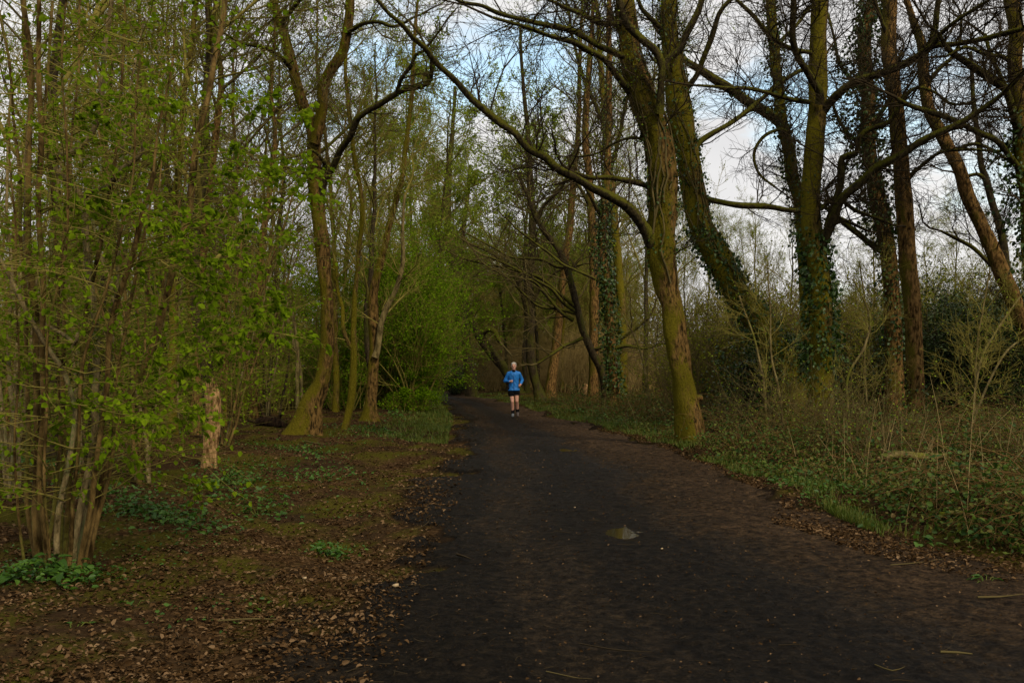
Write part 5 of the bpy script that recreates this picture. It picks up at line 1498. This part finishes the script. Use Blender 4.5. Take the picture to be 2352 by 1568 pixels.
body = [
    ('c', (0, 0, .93), (0, 0, 1.12), .135, .125, .75), ('c', (0, 0, 1.12), (0, -.01, 1.33), .13, .15, .72), ('c', (-.10, 0, 1.38), (.10, 0, 1.38), .068, .068, .9),
    ('c', (0, 0, 1.40), (0, -.025, 1.53), .06, .055), ('e', (0, -.035, 1.655), (.074, .092, .105)), ('e', (0, -.062, 1.595), (.055, .062, .06)), ('e', (0, -.10, 1.548), (.024, .02, .02)),
    ('c', (0, -.118, 1.655), (0, -.142, 1.622), .009, .014), ('e', (-.078, -.02, 1.64), (.010, .02, .03)), ('e', (.078, -.02, 1.64), (.010, .02, .03)),
    ('c', (-.045, -.112, 1.678), (.045, -.112, 1.678), .011, .011), ('c', (-.022, -.113, 1.585), (.022, -.113, 1.585), .008, .008),
    ('c', Rs_, Re, .052, .040), ('c', Re, Rh, .040, .026), ('c', Ls_, Le, .052, .040), ('c', Le, Lh, .040, .026),
    ('c', Rhip, Rk, .088, .056), ('c', Rk, tuple(np.array(Rk) * .65 + np.array(Ra) * .35 + [0, .022, 0]), .052, .057), ('c', tuple(np.array(Rk) * .65 + np.array(Ra) * .35 + [0, .022, 0]), Ra, .055, .034),
    ('c', Lhip, Lk, .090, .057), ('c', Lk, tuple(np.array(Lk) * .65 + np.array(La) * .35 + [0, .022, 0]), .052, .058), ('c', tuple(np.array(Lk) * .65 + np.array(La) * .35 + [0, .022, 0]), La, .056, .034),
    ('c', Ra, (-.033, -.06, .05), .034, .022), ('c', La, (.128, .05, .07), .034, .022)]
body += hand(Rh, (.75, -.35, .15), (0, -.4, 1), None) + hand(Lh, (-.15, -.75, -.35), (.2, -.2, 1), None)
bd = blob_mesh('body', body, .0075, skin, jr, 2)
jk = [('c', (0, 0, .93), (0, 0, 1.12), .165, .158, .80), ('c', (0, 0, 1.10), (0, -.01, 1.34), .162, .172, .76), ('c', (-.11, .0, 1.385), (.11, .0, 1.385), .078, .078, .95), ('c', (-.02, .01, 1.44), (-.165, .01, 1.40), .074, .070), ('c', (.02, .01, 1.44), (.165, .01, 1.40), .074, .070), ('c', (0, .01, 1.42), (0, -.01, 1.49), .094, .082),
      ('c', Rs_, Re, .070, .058), ('c', Re, tuple(np.array(Rh) * .86 + np.array(Re) * .14), .058, .040), ('c', Ls_, Le, .070, .058), ('c', Le, tuple(np.array(Lh) * .86 + np.array(Le) * .14), .058, .040),
      ('c', (-.04, -.01, .86), (.05, -.01, .865), .148, .148, .9)]
jko = blob_mesh('jacket', jk, .009, blue, jr, 3)
vv = np.empty(len(jko.data.vertices) * 3); jko.data.vertices.foreach_get('co', vv); vv = vv.reshape(-1, 3)
hem = vv[:, 2] < .862; vv[hem, 2] = .862 + (vv[hem, 2] - .862) * .08
top = vv[:, 2] > 1.505; vv[top, 2] = 1.505 + (vv[top, 2] - 1.505) * .1
fold_ = .003 * np.sin(vv[:, 2] * 38 + vv[:, 0] * 30 + 3 * np.sin(vv[:, 0] * 9)) + .003 * np.sin(vv[:, 0] * 45 - vv[:, 2] * 12); vv[:, 1] += fold_
jko.data.vertices.foreach_set('co', vv.ravel()); jko.data.update()
blob_mesh('zip', [('c', (0.004, -.130, .875), (0.002, -.128, 1.12), .009, .009), ('c', (.002, -.128, 1.12), (0, -.141, 1.30), .009, .009), ('c', (0, -.141, 1.30), (0, -.10, 1.45), .009, .009)], .005, plain('navy_zip', (.008, .03, .12), .5, .3, .1), jko, 1)
blob_mesh('collar', [('c', (-.085, -.03, 1.455), (-.02, -.105, 1.425), .020, .015), ('c', (.085, -.03, 1.455), (.02, -.105, 1.425), .020, .015), ('c', (-.085, -.03, 1.455), (-.07, .05, 1.49), .02, .02), ('c', (.085, -.03, 1.455), (.07, .05, 1.49), .02, .02), ('c', (-.07, .05, 1.49), (.07, .05, 1.49), .02, .02)], .007, blue, jko, 2)
blob_mesh('undershirt', [('c', (0, -.02, 1.42), (0, -.05, 1.475), .062, .064)], .007, black, jr, 2)
so_ = blob_mesh('shorts', [('c', (-.02, 0, .90), (.02, 0, .90), .145, .145, .8), ('c', Rhip, (-.072, -.05, .715), .105, .105), ('c', Lhip, (.090, -.03, .735), .105, .105)], .008, black, jr, 3)
vv = np.empty(len(so_.data.vertices) * 3); so_.data.vertices.foreach_get('co', vv); vv = vv.reshape(-1, 3)
lim = np.where(vv[:, 0] < 0.01, .675, .72); hem = vv[:, 2] < lim; vv[hem, 2] = lim[hem] + (vv[hem, 2] - lim[hem]) * .06
so_.data.vertices.foreach_set('co', vv.ravel()); so_.data.update()
blob_mesh('sock', [('c', tuple(np.array(Ra) + [0, -.012, .115]), tuple(np.array(Ra) + [0, -.02, -.02]), .050, .052)], .006, black, jr, 2)
blob_mesh('sock', [('c', tuple(np.array(La) + [-.004, -.034, .09]), tuple(np.array(La) + [0, -.02, -.02]), .050, .052)], .006, black, jr, 2)
s1 = blob_mesh('shoe', [('c', (-.03, .03, .055), (-.035, -.14, .045), .045, .042, .9), ('c', (-.035, -.10, .03), (-.038, -.185, .032), .045, .038), ('c', (-.03, -.01, .095), (-.03, -.09, .070), .052, .046)], .006, shoem, jr, 2)
s2 = blob_mesh('shoe', [('c', (.125, .155, .095), (.130, -.02, .055), .044, .042, .9), ('c', (.130, .0, .045), (.133, -.06, .038), .045, .036), ('c', (.126, .11, .135), (.128, .02, .09), .052, .046)], .006, shoem2, jr, 2)
hr = blob_mesh('hair', [('e', (0, -.012, 1.692), (.088, .098, .090)), ('e', (0, .035, 1.655), (.078, .062, .085)), ('c', (-.055, -.075, 1.735), (.055, -.075, 1.735), .026, .026), ('e', (-.074, -.015, 1.67), (.014, .035, .04)), ('e', (.074, -.015, 1.67), (.014, .035, .04))], .007, hairm, jr, 2)
for sx_ in (-1, 1):
    blob_mesh('eye', [('e', (sx_ * .031, -.113, 1.656), (.013, .009, .008))], .003, plain('eye_dark', (.05, .03, .02), .3, .5, .1), bd, 1)
blob_mesh('mouth', [('c', (-.02, -.121, 1.586), (.02, -.121, 1.586), .005, .005)], .003, plain('lips', (.30, .11, .09), .5, .3, .1), bd, 1)
